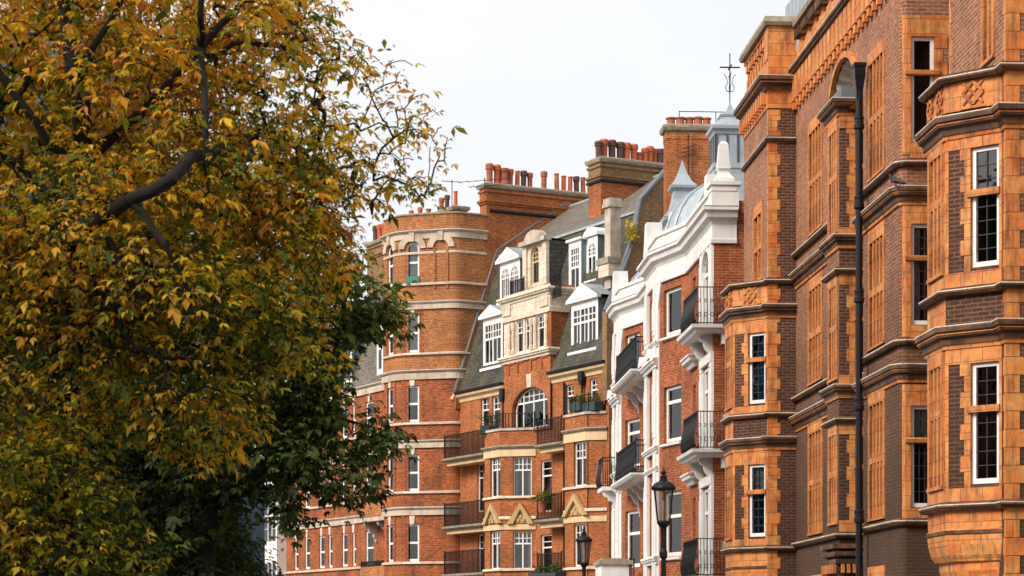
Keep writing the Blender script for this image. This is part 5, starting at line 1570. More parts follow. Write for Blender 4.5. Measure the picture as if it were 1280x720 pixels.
# ================================================================== trees
def lobe_points(lobes, n, rng, shell=.0, gap=.0, gsc=.9):
    """points in a union of ellipsoids; lobe = (u, v, Y, ru, rv, ry, weight)"""
    wts = np.array([l[6] * l[3] * l[4] for l in lobes]); wts = wts / wts.sum()
    pick = rng.choice(len(lobes), n, p=wts); out = np.empty((n, 3))
    for i, k in enumerate(pick):
        u, v, Y, ru, rv, ry, _ = lobes[k]
        while True:
            q = rng.uniform(-1, 1, 3)
            d = np.dot(q, q)
            if not (shell ** 2 <= d <= 1): continue
            s = Y / FPX; c = at(u, v, Y)
            out[i] = (c.x + q[0] * ru * s, c.y + q[1] * ry, c.z + q[2] * rv * s)
            if gap and mnoise.noise(Vector(out[i]) * gsc) < -.06 and rng.uniform() < gap: continue
            break
    return out

def grow(trunk_lines, tips, rng, sub=3, wig=.12, tip_r=.006, kpow=2.35, rmax=.3):
    """join every tip to the nearest point of the wood so far, then give each piece the girth its twigs need"""
    nodes = []; par = []; minr = []; omap = []
    for line in trunk_lines:
        pts = [np.array(p, float) for p in line[1]]
        rr = line[2] if len(line) > 2 else [0] * len(pts)
        prev = None if line[0] is None else omap[line[0]]
        head = pts[0] if prev is None else nodes[prev]
        full = [head] + pts if prev is not None else pts
        for k, p in enumerate(pts):
            i = k + 1 if prev is not None or k else 0
            if line[0] is None and k == 0:
                nodes.append(p); par.append(None); minr.append(rr[0]); omap.append(0); continue
            j = k if line[0] is None else k + 1
            F = pts if line[0] is None else full
            p0, p1 = F[max(j - 2, 0)], F[j - 1]; p2 = F[j]; p3 = F[min(j + 1, len(F) - 1)]
            L = np.linalg.norm(p2 - p1); ns = max(2, int(L / .28)); r0 = (rr[k - 1] if k else rr[0])
            last = (len(nodes) - 1) if (k or line[0] is None) else prev
            for q in range(1, ns + 1):
                t = q / ns
                c = .5 * ((2 * p1) + (-p0 + p2) * t + (2 * p0 - 5 * p1 + 4 * p2 - p3) * t * t + (-p0 + 3 * p1 - 3 * p2 + p3) * t ** 3)
                if q < ns: c = c + rng.normal(0, .022, 3)
                nodes.append(c); par.append(last); last = len(nodes) - 1
                minr.append(r0 + (rr[k] - r0) * t)
            omap.append(len(nodes) - 1)
    nodes = list(nodes)
    root = nodes[0]
    order = np.argsort([min(np.linalg.norm(t - q) for q in nodes) for t in tips])
    arr = np.array(nodes)
    cap = len(nodes) + len(tips) * sub + 5
    buf = np.zeros((cap, 3)); buf[:len(nodes)] = arr; cnt = len(nodes)
    tipidx = []
    for oi in order:
        t = tips[oi]
        d = np.linalg.norm(buf[:cnt] - t, axis=1)
        below = np.maximum(0, buf[:cnt, 2] - t[2]) * .5          # rather rise than droop
        k = int(np.argmin(d + below))
        a = buf[k].copy(); L = np.linalg.norm(t - a); prev = k
        for j in range(1, sub + 1):
            f = j / sub
            p = a + (t - a) * f
            p[2] += .16 * L * math.sin(math.pi * f) * (1 - .3 * f)
            if j < sub: p += rng.normal(0, wig * L / sub, 3)
            buf[cnt] = p; par.append(prev); prev = cnt; cnt += 1
        tipidx.append(prev)
    P = buf[:cnt]; par = np.array([-1 if x is None else x for x in par])
    area = np.zeros(cnt); kids = np.zeros(cnt, int)
    for i in range(cnt):
        if par[i] >= 0: kids[par[i]] += 1
    area[kids == 0] = tip_r ** kpow
    for i in range(cnt - 1, -1, -1):
        if par[i] >= 0: area[par[i]] += area[i]
    rad = np.minimum(area ** (1 / kpow), rmax); rad[:len(minr)] = np.maximum(rad[:len(minr)], minr)
    return P, par, rad, tipidx

def wood_mesh(name, P, par, rad, parent, mat='bark', rmin=.003):
    mb_v = []; mb_f = []
    dirs = np.zeros_like(P)
    for i in range(len(P)):
        if par[i] >= 0: dirs[i] = P[i] - P[par[i]]
    for i in range(len(P)):
        p = par[i]
        if p < 0 or rad[i] < rmin: continue
        d = dirs[i]; L = np.linalg.norm(d)
        if L < 1e-4: continue
        d = d / L; a = np.cross(d, (0.31, .2, .93)); a /= (np.linalg.norm(a) + 1e-9); b = np.cross(d, a)
        n = 8 if rad[i] > .06 else (5 if rad[i] > .02 else 3)
        r0 = min(rad[p], rad[i] * 1.6); r1 = rad[i]; k = len(mb_v)
        for c, r in ((P[p] - d * r0 * .45, r0), (P[i] + d * r1 * .45, r1)):
            for j in range(n):
                t = 2 * math.pi * j / n; mb_v.append(tuple(c + (a * math.cos(t) + b * math.sin(t)) * r))
        for j in range(n): mb_f.append((k + j, k + (j + 1) % n, k + n + (j + 1) % n, k + n + j))
    me = bpy.data.meshes.new(name); me.from_pydata(mb_v, [], mb_f); me.materials.append(MATS[mat])
    me.polygons.foreach_set('use_smooth', [True] * len(me.polygons)); me.update()
    o = bpy.data.objects.new(name, me); COL.objects.link(o); o.parent = parent
    return o

def leaves_mesh(name, base, direc, size, tint, mat, parent, rng, leaflets=5, width=.38, spread=1.15, droop=.45):
    """one palmate leaf per row: leaflets fan out from its base; every leaflet is a folded blade of four faces"""
    n = len(base); m = n * leaflets
    B = np.repeat(base, leaflets, 0); D = np.repeat(direc, leaflets, 0)
    D = D / np.linalg.norm(D, axis=1, keepdims=True)
    up = np.array([0, 0, 1.0]); side = np.cross(D, up); sl = np.linalg.norm(side, axis=1, keepdims=True); side = side / np.where(sl < 1e-3, 1, sl)
    nrm = np.cross(side, D)
    tilt = np.repeat(rng.normal(0, .42, n), leaflets)[:, None]
    side2 = side * np.cos(tilt) + nrm * np.sin(tilt); nrm2 = -side * np.sin(tilt) + nrm * np.cos(tilt)
    k = np.tile(np.arange(leaflets), n); half = (leaflets - 1) / 2 if leaflets > 1 else 1
    ang = (k - half) / max(half, 1) * spread * (1 if leaflets > 1 else 0) + rng.normal(0, .12, m)
    sz = np.repeat(size, leaflets) * (1 - .35 * np.abs((k - half) / max(half, 1)) * (leaflets > 1)) * rng.uniform(.85, 1.1, m)
    axis = D * np.cos(ang)[:, None] + side2 * np.sin(ang)[:, None]
    axis = axis - up * (droop * rng.uniform(.5, 1.5, m))[:, None]; axis /= np.linalg.norm(axis, axis=1, keepdims=True)
    wv = np.cross(axis, nrm2); wv /= (np.linalg.norm(wv, axis=1, keepdims=True) + 1e-9)
    nv = np.cross(wv, axis)
    L = sz[:, None]; W = (sz * width)[:, None] / 1.0
    curl = rng.uniform(.0, .22, m)[:, None]
    v0 = B; v3 = B + axis * L - nv * L * curl
    mid = B + axis * L * .5 + nv * L * .02
    v1 = B + axis * L * .55 + wv * W * .5 + nv * W * .22; v2 = B + axis * L * .55 - wv * W * .5 + nv * W * .22
    V = np.stack([v0, v1, v3, v2, mid], 1).reshape(-1, 3)
    i = np.arange(m) * 5
    F = np.stack([i, i + 1, i + 4, i + 4, i + 1, i + 2, i, i + 4, i + 3, i + 4, i + 2, i + 3], 1).reshape(-1)
    me = bpy.data.meshes.new(name)
    me.vertices.add(len(V)); me.vertices.foreach_set('co', V.ravel())
    nf = m * 4; me.loops.add(nf * 3); me.loops.foreach_set('vertex_index', F.astype(np.int32))
    me.polygons.add(nf); me.polygons.foreach_set('loop_start', np.arange(nf, dtype=np.int32) * 3)
    me.update(calc_edges=True)
    at_ = me.attributes.new('tint', 'FLOAT', 'POINT')
    tt = np.repeat(np.repeat(tint, leaflets) + rng.normal(0, .05, m), 5)
    at_.data.foreach_set('value', np.clip(tt, 0, 1).astype(np.float32))
    me.materials.append(MATS[mat])
    o = bpy.data.objects.new(name, me); COL.objects.link(o); o.parent = parent
    return o

def leafy_tree(name, label, cat, trunk_lines, lobes, ntips, per_tip, size, mat, tint_fn, seed, leaflets, group=None, spread_r=.32, width=.38, droop=.45, tip_r=.0055, rmax=.3, gap=.0, tip_tint=.0, sparse=None):
    rng = np.random.default_rng(seed)
    root = tag(empty(name, tuple(trunk_lines[0][1][0])), label, cat, group)
    tips = lobe_points(lobes, ntips, rng, gap=gap)
    P, par, rad, ti = grow(trunk_lines, tips, rng, tip_r=tip_r, rmax=rmax)
    org = np.array(trunk_lines[0][1][0])
    wood_mesh('trunk', P - org, par, rad, root)
    bs, ds, sz, tn = [], [], [], []
    for t in ti:
        a = P[par[t]]; b = P[t]; L = np.linalg.norm(b - a) + 1e-6; dirn = (b - a) / L
        k = max(2, int(rng.poisson(per_tip * (1 if sparse is None else sparse(P[t]))))); tt = rng.normal(0, 1) * tip_tint
        for q in range(k):
            f = rng.uniform(-.2, 1.1); c = b + (b - a) * (f - 1) * min(1, .5 / L)
            off = rng.normal(0, 1, 3); off /= np.linalg.norm(off)
            d = dirn * .5 + off * .9; d[2] *= .45
            p = c + off * rng.uniform(.02, spread_r)
            bs.append(p); ds.append(d); sz.append(size * min(2.2, rng.lognormal(-.08, .42))); tn.append(tt)
    bs = np.array(bs); ds = np.array(ds); sz = np.array(sz)
    tn = tint_fn(bs, rng) + np.array(tn)
    leaves_mesh('crown', bs - org, ds, sz, tn, mat, root, rng, leaflets, width=width, droop=droop)
    return root

def clump(bs, sc, seed): return np.array([mnoise.noise(Vector((p[0] * sc + seed, p[1] * sc, p[2] * sc))) for p in bs])
def uvof(bs):
    return CX + FPX * bs[:, 0] / bs[:, 1], VH - FPX * (bs[:, 2] - EYE) / bs[:, 1]

def tint_yellow(bs, rng):
    n = len(bs)
    t = .40 + .30 * clump(bs, .8, 3.1) + .2 * clump(bs, 2.6, 9.0)
    r = rng.uniform(0, 1, n)
    t = t + np.where(r < .42, -.17, np.where(r < .86, .21, .42)) + rng.normal(0, .06, n)
    return t + np.clip(.075 * (bs[:, 2] - 4.9), -.3, .2)                       # upper crown has turned furthest; low leaves darkened as if in shade
def tint_green(bs, rng):
    return .44 + .3 * clump(bs, .9, 5.5) + rng.normal(0, .13, len(bs)) + .06 * (bs[:, 2] - 5)

def P3(u, v, Y): return tuple(at(u, v, Y))
YA = 21.0
base = (P3(60, 0, YA)[0] - .1, YA, 0.0)
YF = YA - 2.7
trunkA = [
    (None, [base, (base[0] + .05, YA, 1.6), (base[0] + .15, YA - .1, 3.2), P3(108, 330, YA - .6), P3(104, 200, YA - .9), P3(100, 110, YA - 1.3), P3(86, 50, YA - 1.4), P3(70, -40, YA - 1.4)], [.22, .19, .17, .13, .09, .075, .065, .04]),
    (3, [P3(74, 302, YA - .7), P3(112, 280, YA - 1.4), P3(160, 250, YA - 1.95), P3(214, 224, YA - 2.05), P3(240, 195, YA - 1.8)], [.05, .062, .064, .045, .02]),
    (4, [P3(60, 180, YA - 1.2), P3(20, 120, YA - 1.3), P3(-30, 60, YA - 1.4)]),
    (5, [P3(135, 30, YA - 1.4), P3(165, -20, YA - 1.4)], [.03, .02]),
    (4, [P3(190, 130, YA - .9), P3(250, 60, YA - .8), P3(300, 10, YA - .6)], [.05, .035, .03]),
    (3, [P3(170, 330, YA - .2), P3(280, 250, YA + .2), P3(390, 185, YA + .5)], [.05, .035, .02]),
    (12, [P3(280, 185, YA - .6), P3(340, 200, YA + .5), P3(420, 215, YA + .6)]),
    (19, [P3(255, 110, YA - 1.5), P3(257, 170, YA - 1.7), P3(262, 240, YA - 1.7)], [.03, .03, .012]),
    (19, [P3(250, 20, YA - 1.2), P3(247, -40, YA - 1.2)], [.03, .03]),
    (10, [P3(192, 288, YA - 2.0), P3(214, 322, YA - 2.0), P3(236, 365, YA - 1.8)], [.03, .022, .01]),
    (9, [P3(150, 330, YA - 1.5), P3(187, 400, YA - 1.6)], [.03, .012]),
]
lobesA = [(110, 110, YA, 190, 150, 2.2, 1.0), (290, 80, YA, 130, 120, 1.9, .85), (400, 110, YA + .5, 75, 85, 1.4, .4), (300, 230, YA - .2, 150, 110, 2.0, .95),
          (400, 230, YA, 85, 80, 1.4, .75), (100, 300, YA - .4, 150, 130, 2.0, 1.1), (230, 390, YA - .4, 160, 90, 1.8, 1.1), (70, 470, YA - .4, 130, 120, 1.8, 1.0), (350, 330, YA - .2, 80, 70, 1.2, .9), (420, 330, YA, 40, 50, .8, .45),
          (250, 520, YA - .5, 90, 70, 1.1, .75), (60, 610, YA - .4, 100, 70, 1.5, .5), (380, 430, YA - .3, 60, 70, .9, .35), (-60, 250, YA, 100, 260, 2, .8), (-170, 160, YA + .3, 110, 190, 2, .45), (150, -60, YA, 260, 110, 2.2, .8), (370, 0, YA, 60, 60, 1.2, .6),
          (495, 120, YA + .8, 50, 55, .8, .36), (530, 185, YA + .7, 38, 60, .7, .42), (470, 215, YA + .5, 70, 45, .9, .5), (470, 75, YA + .8, 55, 35, .7, .36), (520, 240, YA + .7, 45, 22, .5, .5), (470, 250, YA + .5, 40, 25, .5, .5)]
leafy_tree('chestnut_tree', 'large tree with yellow and orange autumn leaves, filling the upper foreground beside the street', 'tree', trunkA, lobesA, 4300, 11.5, .082, 'autumn_leaf', tint_yellow, 11, 3, group='trees along the garden edge', spread_r=.22, width=.4, droop=.55, gap=.8, tip_tint=.07, sparse=lambda p: .36 if p[0] > -1.5 and p[2] > 4.6 else (.75 if p[0] > -2.6 and p[2] > 5.4 else 1))

YG = 27.5
baseG = (P3(250, 0, YG)[0], YG, 0.0)
trunkG = [
    (None, [baseG, (baseG[0] + .05, YG, 1.7), P3(262, 640, YG), P3(270, 560, YG), P3(285, 470, YG), P3(300, 390, YG), P3(310, 320, YG)]),
    (3, [P3(340, 520, YG - .4), P3(410, 520, YG - .6), P3(470, 535, YG - .6)]),
    (4, [P3(360, 420, YG - .3), P3(430, 385, YG - .5)]),
    (3, [P3(200, 540, YG + .3), P3(120, 560, YG + .2), P3(40, 590, YG)]),
    (2, [P3(320, 610, YG - .4), P3(390, 610, YG - .6)]),
]
lobesG = [(405, 380, YG - .4, 76, 66, 1.2, 1.3), (468, 392, YG - .4, 40, 36, .7, 1.2), (340, 450, YG - .3, 100, 80, 1.6, 1.2), (390, 480, YG - .5, 52, 52, 1.1, .9), (470, 542, YG - .6, 44, 26, .7, 1.0),
          (375, 560, YG - .5, 60, 48, 1.1, 1.0), (435, 600, YG - .6, 36, 42, .7, 1.1), (362, 640, YG - .6, 32, 34, .7, 1.1), (320, 545, YG, 90, 80, 1.5, 1.2), (200, 560, YG + .6, 150, 90, 1.6, 1.0), (230, 660, YG + .6, 90, 80, 1.4, .9),
          (70, 620, YG + .8, 130, 110, 1.7, 1.1), (150, 480, YG + 1, 160, 100, 1.6, .9), (60, 720, YG + .8, 160, 60, 1.5, 1.0), (250, 740, YG + .6, 80, 40, 1.2, .7), (300, 330, YG + .6, 130, 110, 1.4, .7), (120, 330, YG + 1.2, 190, 190, 1.5, .75), (70, 140, YG + 1.4, 120, 110, 1.2, .35)]
leafy_tree('broadleaf_tree', 'dark green leafy tree behind the yellowing one, its low boughs hanging before the corner block', 'tree', trunkG, lobesG, 3500, 10, .108, 'green_leaf', lambda b_, r_: tint_green(b_, r_) + .06, 23, 4, group='trees along the garden edge', spread_r=.27, width=.4, tip_r=.005, gap=.55, tip_tint=.08)

# a yellow shrub layer low at the left edge, in the shade of the two trees
YS = 19.6
baseS = (P3(70, 0, YS)[0], YS, 0.0)
trunkS = [(None, [baseS, (baseS[0], YS, 1.2), P3(75, 700, YS), P3(80, 640, YS)])]
lobesS = [(60, 640, YS, 110, 70, 1.0, 1.0), (110, 705, YS, 110, 60, 1.0, .9), (30, 570, YS, 80, 60, 1.0, .7), (90, 770, YS, 150, 70, 1.2, .7)]
leafy_tree('garden_shrub', 'low straggling shrub with dull olive and rusty leaves at the foot of the trees', 'shrub', trunkS, lobesS, 800, 8, .09, 'autumn_leaf', lambda b, r: tint_yellow(b, r) - .08, 31, 3, spread_r=.25)
YW = 30.5  # added bush, leaves coloured near-black to stand for shade among the trunks
baseW = (P3(215, 0, YW)[0], YW, 0.0)
leafy_tree('shade_bush', 'tall evergreen bush added between the two trunks, near-black in place of deep shade', 'shrub', [(None, [baseW, (baseW[0], YW, 1.4), P3(217, 690, YW), P3(214, 620, YW)])],
           [(215, 660, YW, 100, 75, 1.3, 1.0), (150, 700, YW, 100, 60, 1.3, .8), (280, 720, YW, 60, 60, 1.2, .8), (200, 770, YW, 130, 60, 1.4, .8)], 800, 10, .1, 'green_leaf', lambda b, r: tint_green(b, r) - .35, 41, 3, spread_r=.25)

# ================================================================== blue sheeted building behind the trees
xb_ = at(331, 0, 56.0).x
bb = tag(empty('sheeted_building', (xb_ - 6, 48.0, 0)), 'building wrapped in blue sheeting, seen in gaps behind the trees', 'building', 'buildings along the street')
mb = MB('blue_sheet'); mb.box(-6, 6, 0, 8, 0, 5.6); mb.box(-6, 3.65, .4, 8, 5.6, 15.0); mb.build('wall', bb)
mb = MB('blue_frame')
for k in range(9): mb.box(-6 + k * 1.5 - .03, -6 + k * 1.5 + .03, -.04, -.0, 0, 5.6)
for k in range(7): mb.box(-6 + k * 1.5 - .03, -6 + k * 1.5 + .03, .36, .4, 5.6, 15.0)
for z in range(1, 7): mb.box(-6, 6 if z < 3 else 3.65, -.05 if z < 3 else .35, -.005 if z < 3 else .395, z * 2 - .03, z * 2 + .03)
mb.build('sheeting_frame', bb)
# terrace added out of view across the garden to shade the lower storeys: see below
# ================================================================== street lamps
def lamp_proto():
    root = empty('street_lamp', (0, 0, 0))
    mb = MB('black_iron')
    mb.lathe((0, 0, 0), [(.20, 0), (.20, .18), (.16, .22), (.14, .55), (.11, .6), (.09, .66), (.075, .75), (.06, 1.6), (.075, 1.62), (.075, 1.68), (.05, 1.72), (.042, 2.62), (.065, 2.64), (.07, 2.7), (.05, 2.75), (.045, 2.92), (.055, 3.02), (.10, 3.06), (.10, 3.09), (.03, 3.1)], 14)
    mb.build('lamp_post', root, smooth=False)
    mb = MB('black_iron')                      # frame: six raking bars, sill and head rings
    n = 6
    for k in range(n):
        t = 2 * math.pi * (k + .5) / n
        mb.bar((.115 * math.cos(t), .115 * math.sin(t), 3.08), (.182 * math.cos(t), .182 * math.sin(t), 3.5), .016)
    mb.lathe((0, 0, 3.07), [(.12, 0), (.13, .01), (.13, .035), (.115, .04)], n, a0=math.pi / n)
    ln = mb.build('lantern_frame', root)
    mb = MB('lamp_glass'); mb.lathe((0, 0, 3.1), [(.112, 0), (.176, .4)], n, a0=math.pi / n)
    mb.f = [f for f in mb.f if len(f) == 4]; mb.m = mb.m[:len(mb.f)]
    mb.build('lantern_glass', ln)
    mb = MB('black_iron')
    mb.lathe((0, 0, 3.5), [(.17, 0), (.205, .005), (.215, .03), (.205, .055), (.185, .065), (.16, .09), (.10, .115), (.07, .125), (.07, .14), (.055, .145), (.062, .18), (.04, .2), (.026, .205), (.046, .225), (.046, .24), (.018, .265), (.01, .295), (.003, .31)], 18)
    mb.build('lantern_cap', root, smooth=False)
    mb = MB('lampshade'); mb.lathe((0, 0, 3.1), [(.022, 0), (.022, .12), (.03, .13), (.03, .26), (.02, .27)], 8); mb.build('burner', root)
    return root
m, nt, b = nmat('lamp_glass')
for n_ in list(nt.nodes):
    if n_.type == 'BSDF_PRINCIPLED': nt.nodes.remove(n_)
o_ = [n_ for n_ in nt.nodes if n_.type == 'OUTPUT_MATERIAL'][0]
tr = N(nt, 'ShaderNodeBsdfTransparent'); tr.inputs[0].default_value = (.8, .78, .76, 1)
gl = N(nt, 'ShaderNodeBsdfGlossy'); gl.inputs['Roughness'].default_value = .08
df = N(nt, 'ShaderNodeBsdfDiffuse'); df.inputs[0].default_value = (.35, .3, .28, 1)
ms = N(nt, 'ShaderNodeMixShader'); ms.inputs[0].default_value = .12; ms2 = N(nt, 'ShaderNodeMixShader'); ms2.inputs[0].default_value = .2
nt.links.new(tr.outputs[0], ms.inputs[1]); nt.links.new(gl.outputs[0], ms.inputs[2]); nt.links.new(ms.outputs[0], ms2.inputs[1]); nt.links.new(df.outputs[0], ms2.inputs[2]); nt.links.new(ms2.outputs[0], o_.inputs[0])
lamp = lamp_proto()
SPOTS = [(829.5, 583, 29.2, 'black lamp post with glass lantern, nearest, in front of the white-trimmed brick house'),
         (730, 657, 41.5, 'smaller black lamp post with glass lantern, in front of the mansard house bay'),
         (350, 709, 58.0, 'black lantern top just showing below the tree before the corner block')]
for i, (u, v, Y, lb) in enumerate(SPOTS):
    o = lamp if i == 0 else copy_tree(lamp)
    p = at(u, v, Y); sc = p.z / 3.81
    o.location = (p.x, p.y, 0); o.scale = (sc * .74, sc * .74, sc); o.rotation_euler = (0, 0, .25 * i)
    tag(o, lb, 'street lamp', 'lamp posts along the kerb')

# ================================================================== pigeon on the cornice
def skin_body(name, pts, edges, radii, mat, parent, sub=2):
    me = bpy.data.meshes.new(name); me.from_pydata(pts, edges, []); o = bpy.data.objects.new(name, me); COL.objects.link(o)
    sk = o.modifiers.new('skin', 'SKIN'); 
    for i, r in enumerate(radii): me.skin_vertices[0].data[i].radius = (r, r) if not isinstance(r, tuple) else r
    me.skin_vertices[0].data[0].use_root = True
    o.modifiers.new('sub', 'SUBSURF').levels = sub; o.modifiers['sub'].render_levels = sub
    me.materials.append(MATS[mat]); o.parent = parent; return o
seg_ = Seg((xM2a, 0), (xM2b - rc, 0))
xg_ = FR.xu(1120, -.12); X, Y = FR.w(xg_, -.12)
pg = tag(empty('pigeon', (X, Y, 10.70)), 'dark grey pigeon perched on a brown brick cornice right of the black drainpipe', 'bird')
pg.rotation_euler = (0, 0, math.pi + .25)
pts = [(0, 0, .11), (.06, 0, .125), (.105, 0, .155), (.12, 0, .195), (.132, 0, .222), (.165, 0, .218), (-.07, 0, .095), (-.15, 0, .07), (-.21, 0, .055)]
ed = [(0, 1), (1, 2), (2, 3), (3, 4), (4, 5), (0, 6), (6, 7), (7, 8)]
bod = skin_body('body', pts, ed, [.062, .058, .04, .028, .026, .006, .05, .03, (.03, .008)], 'pigeon_grey', pg)
mb = MB('pigeon_grey')
for s in (-1, 1): mb.tube([(.01, .022 * s, .07), (.012, .024 * s, .0)], .006, 5); mb.tube([(-.01, .024 * s, .004), (.04, .024 * s, .004)], .005, 4)
mb.build('legs', pg)
for s in (-1, 1):
    mb = MB('dark_lead'); mb.prism([(-.2, .07), (-.1, .06), (.04, .085), (.065, .12), (.03, .15), (-.08, .135)], .056 * s - .006, .056 * s + .006); mb.build('wing', pg)

# ================================================================== balcony plants
def plant(name, label, cat, loc, n, size, spread, mat, seed, group=None, potted=None, leaflets=1, width=.2, upw=.7, hgt=.5, tint=.5, droop=.25):
    rng = np.random.default_rng(seed)
    root = tag(empty(name, loc), label, cat, group)
    d = rng.normal(0, 1, (n, 3)); d /= np.linalg.norm(d, axis=1, keepdims=True); d[:, 2] = np.abs(d[:, 2]) * upw + .15
    b = np.stack([rng.uniform(-1, 1, n) * spread[0], rng.uniform(-1, 1, n) * spread[1], rng.uniform(.0, hgt, n)], 1)
    leaves_mesh('foliage', b, d, size * rng.uniform(.6, 1.2, n), tint + rng.normal(0, .2, n), mat, root, rng, leaflets, width=width, droop=droop)
    if potted:
        mb = MB('clay_pot' if potted == 'pot' else 'planter')
        if potted == 'pot': mb.lathe((0, 0, -.4), [(.14, 0), (.2, .36), (.22, .36), (.22, .42), (.16, .42)], 12)
        else: mb.box(-spread[0] - .05, spread[0] + .05, -spread[1] - .08, spread[1] + .08, -.32, .02)
        mb.build('pot' if potted == 'pot' else 'trough', root)
    return root
def onD(u, v, y): 
    x = fx(u, y); X, Y = FD.w(x, y); return (X, Y, FD.zv(v, x, y))
plant('potted_palm', 'spiky green potted palm on the middle balcony between the two bays', 'plant', onD(678, 628, -.95), 80, .62, (.08, .08), 'plant_leaf', 3, potted='pot', width=.09, upw=1.0, hgt=.3, tint=.55, droop=.35)
for u, lb in ((724, 'trough of yellow-green plants on the roof terrace of the bay, left of its twin'), (741, 'trough of yellow-green plants on the roof terrace beside the white pilaster')):
    p = plant('plant_trough', lb, 'plant', onD(u, 504, -.3), 90, .24, (.42, .12), 'plant_leaf', int(u), 'plants on the bay terrace', potted='trough', width=.3, hgt=.25, tint=.7); p.rotation_euler = (0, 0, FD.a)
p = plant('hedge_trough', 'dark clipped hedge trough along the lowest middle balcony rail', 'plant', onD(684, 717, -.85), 320, .16, (1.1, .18), 'plant_leaf', 8, potted='trough', width=.4, hgt=.32, tint=.1); p.rotation_euler = (0, 0, FD.a)
qy = FD.yu(786, xg - .35)
X, Y = FD.w(xg + .12, FD.yu(787, xg)); zz = FD.zv(305, xg, FD.yu(787, xg))
plant('flowering_weed', 'bright yellow flowering plant growing on the roof beside the stone pier', 'plant', (X, Y, zz), 130, .2, (.2, .2), 'flower_leaf', 12, width=.5, hgt=.85, tint=.6)
plant('potted_shrub', 'dark leafy potted shrub behind the terrace railing over the centre bay', 'plant', onD(612, 533, -.9), 70, .22, (.35, .15), 'plant_leaf', 15, potted='trough', width=.3, hgt=.5, tint=.0)
# ================================================================== ground
def sheet(name, x0, x1, y0, y1, z, mat, rot=None):
    mb = MB(mat); mb.raw([(x0, y0, z), (x1, y0, z), (x1, y1, z), (x0, y1, z)]); o = mb.build(name); tag(o, kind='structure')
    if rot is not None: o.location = (rot[0], rot[1], 0); o.rotation_euler = (0, 0, rot[2])
    return o
sheet('ground', -900, 900, -300, 1500, 0, 'soil')
SA = -math.atan2(.06416, .99794) * -1
def strip(name, o0, o1, a0, a1, z, mat, thick=0):
    mb = MB(mat); q = [EN * o0 + ET * a0, EN * o1 + ET * a0, EN * o1 + ET * a1, EN * o0 + ET * a1]
    mb.raw([(p.x, p.y, z) for p in q])
    if thick:
        mb.raw([(q[3].x, q[3].y, z - thick), (q[3].x, q[3].y, z), (q[0].x, q[0].y, z), (q[0].x, q[0].y, z - thick)][::-1])
    return tag(mb.build(name), kind='structure')
strip('road', -3.4, 4.0, -40, 84, .004, 'asphalt')
strip('kerb', 4.0, 4.16, -40, 84, .13, 'kerb', .13)
strip('pavement', 4.16, 12, -40, 90, .126, 'paving')
strip('road_marking', .25, .35, -20, 80, .008, 'white_line')

# ================================================================== unseen terrace added behind the camera's left to shade the lower storeys
ob = tag(empty('shade_terrace', (-15.5, 10, 0)), 'unseen brown brick terrace added across the street to shade the lower storeys', 'building', 'buildings along the street')
mb = MB('brown_brick', 'room'); sg_ = Seg((0, 38), (0, -45))
sg_ = Seg((0, -45), (0, 38)); hs_ = [H(2 + 3.2 * k, 3.2 + 3.2 * k, 1.2 + 3.4 * j, 3.3 + 3.4 * j) for k in range(25) for j in range(4)]
wall(mb, sg_, 0, 14.0, hs_, 'brown_brick')
mb.raw([(0, -45, 14), (0, 38, 14), (-9, 38, 14), (-9, -45, 14)]); mb.raw([(-9, 38, 0), (-9, -45, 0), (-9, -45, 14), (-9, 38, 14)]); mb.raw([(0, 38, 0), (-9, 38, 0), (-9, 38, 14), (0, 38, 14)]); mb.raw([(-9, -45, 0), (0, -45, 0), (0, -45, 14), (-9, -45, 14)])
mb.build('wall', ob)

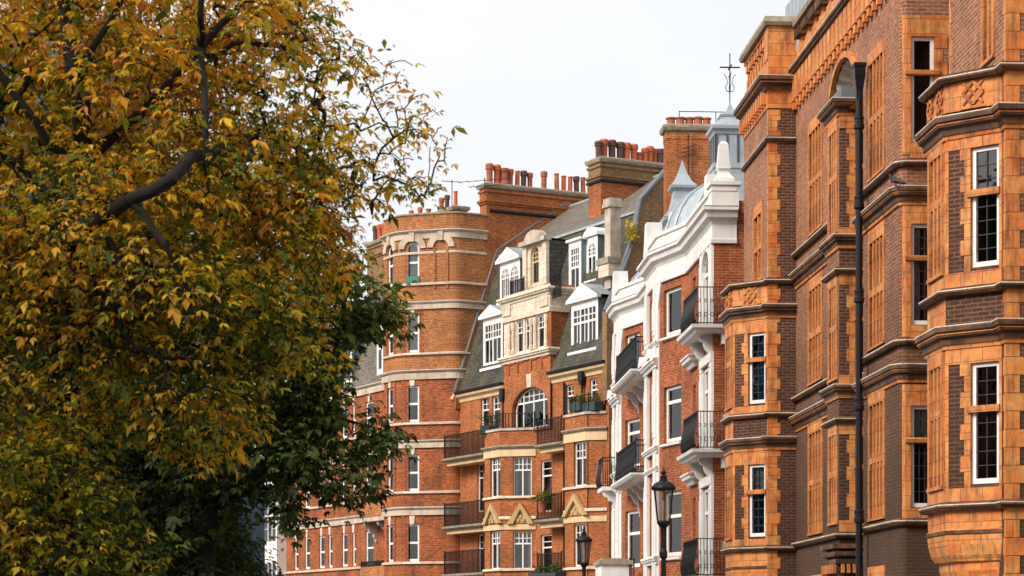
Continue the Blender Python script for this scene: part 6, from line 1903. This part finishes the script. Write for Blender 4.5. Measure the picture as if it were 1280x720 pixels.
# ================================================================== sky and light
w = bpy.data.worlds.new('World'); scene.world = w; w.use_nodes = True
nt = w.node_tree
for n in list(nt.nodes): nt.nodes.remove(n)
SUN_EL, SUN_AZ = R(36), math.atan2(-.72, -.50)
sky = N(nt, 'ShaderNodeTexSky'); sky.sky_type = 'NISHITA'; sky.sun_disc = False
sky.sun_elevation = SUN_EL; sky.sun_rotation = SUN_AZ; sky.air_density = 1.0; sky.dust_density = 3.0
tc = N(nt, 'ShaderNodeTexCoord')
nz = noise(nt, scaled(nt, tc.outputs['Generated'], (1, 1, 2.5)), 2.2, 6, .55)
cloud = ramp(nt, nz, ((.32, (.84, .85, .865)), (.68, (1.0, .998, .992))))
b1 = N(nt, 'ShaderNodeBackground'); b1.inputs[1].default_value = .08; nt.links.new(sky.outputs[0], b1.inputs[0])
b2 = N(nt, 'ShaderNodeBackground'); b2.inputs[1].default_value = .39; nt.links.new(cloud, b2.inputs[0])
mx = N(nt, 'ShaderNodeMixShader'); mx.inputs[0].default_value = .92
out = N(nt, 'ShaderNodeOutputWorld')
nt.links.new(b1.outputs[0], mx.inputs[1]); nt.links.new(b2.outputs[0], mx.inputs[2]); nt.links.new(mx.outputs[0], out.inputs[0])
ld = bpy.data.lights.new('sun', 'SUN'); ld.energy = 1.5; ld.angle = R(25); ld.color = (1, .935, .85)
lo = bpy.data.objects.new('sun', ld); COL.objects.link(lo)
sd = Vector((math.sin(SUN_AZ) * math.cos(SUN_EL), math.cos(SUN_AZ) * math.cos(SUN_EL), math.sin(SUN_EL)))
lo.rotation_euler = (-sd).to_track_quat('-Z', 'Y').to_euler(); lo.location = (0, 0, 60)

# ================================================================== camera
cd = bpy.data.cameras.new('camera'); cam = bpy.data.objects.new('camera', cd); COL.objects.link(cam)
cam.location = (0, 0, EYE); cam.rotation_euler = (R(90), 0, 0)
cd.sensor_width = 36.0; cd.lens = 36.0 * FPX / 1280.0
cd.shift_x = 0.0; cd.shift_y = (VH - 360.0) / 1280.0
cd.clip_start = .5; cd.clip_end = 3000
cd.dof.use_dof = True; cd.dof.focus_distance = 62; cd.dof.aperture_fstop = 5.0
scene.camera = cam
scene.view_settings.view_transform = 'Standard'; scene.view_settings.look = 'None'
scene.view_settings.exposure = 1.45; scene.view_settings.gamma = 1.0; scene.view_settings.use_curve_mapping = False
scene.render.engine = 'CYCLES'
scene.cycles.max_bounces = 6; scene.cycles.diffuse_bounces = 3; scene.cycles.glossy_bounces = 3
scene.cycles.transparent_max_bounces = 8; scene.cycles.use_denoising = True
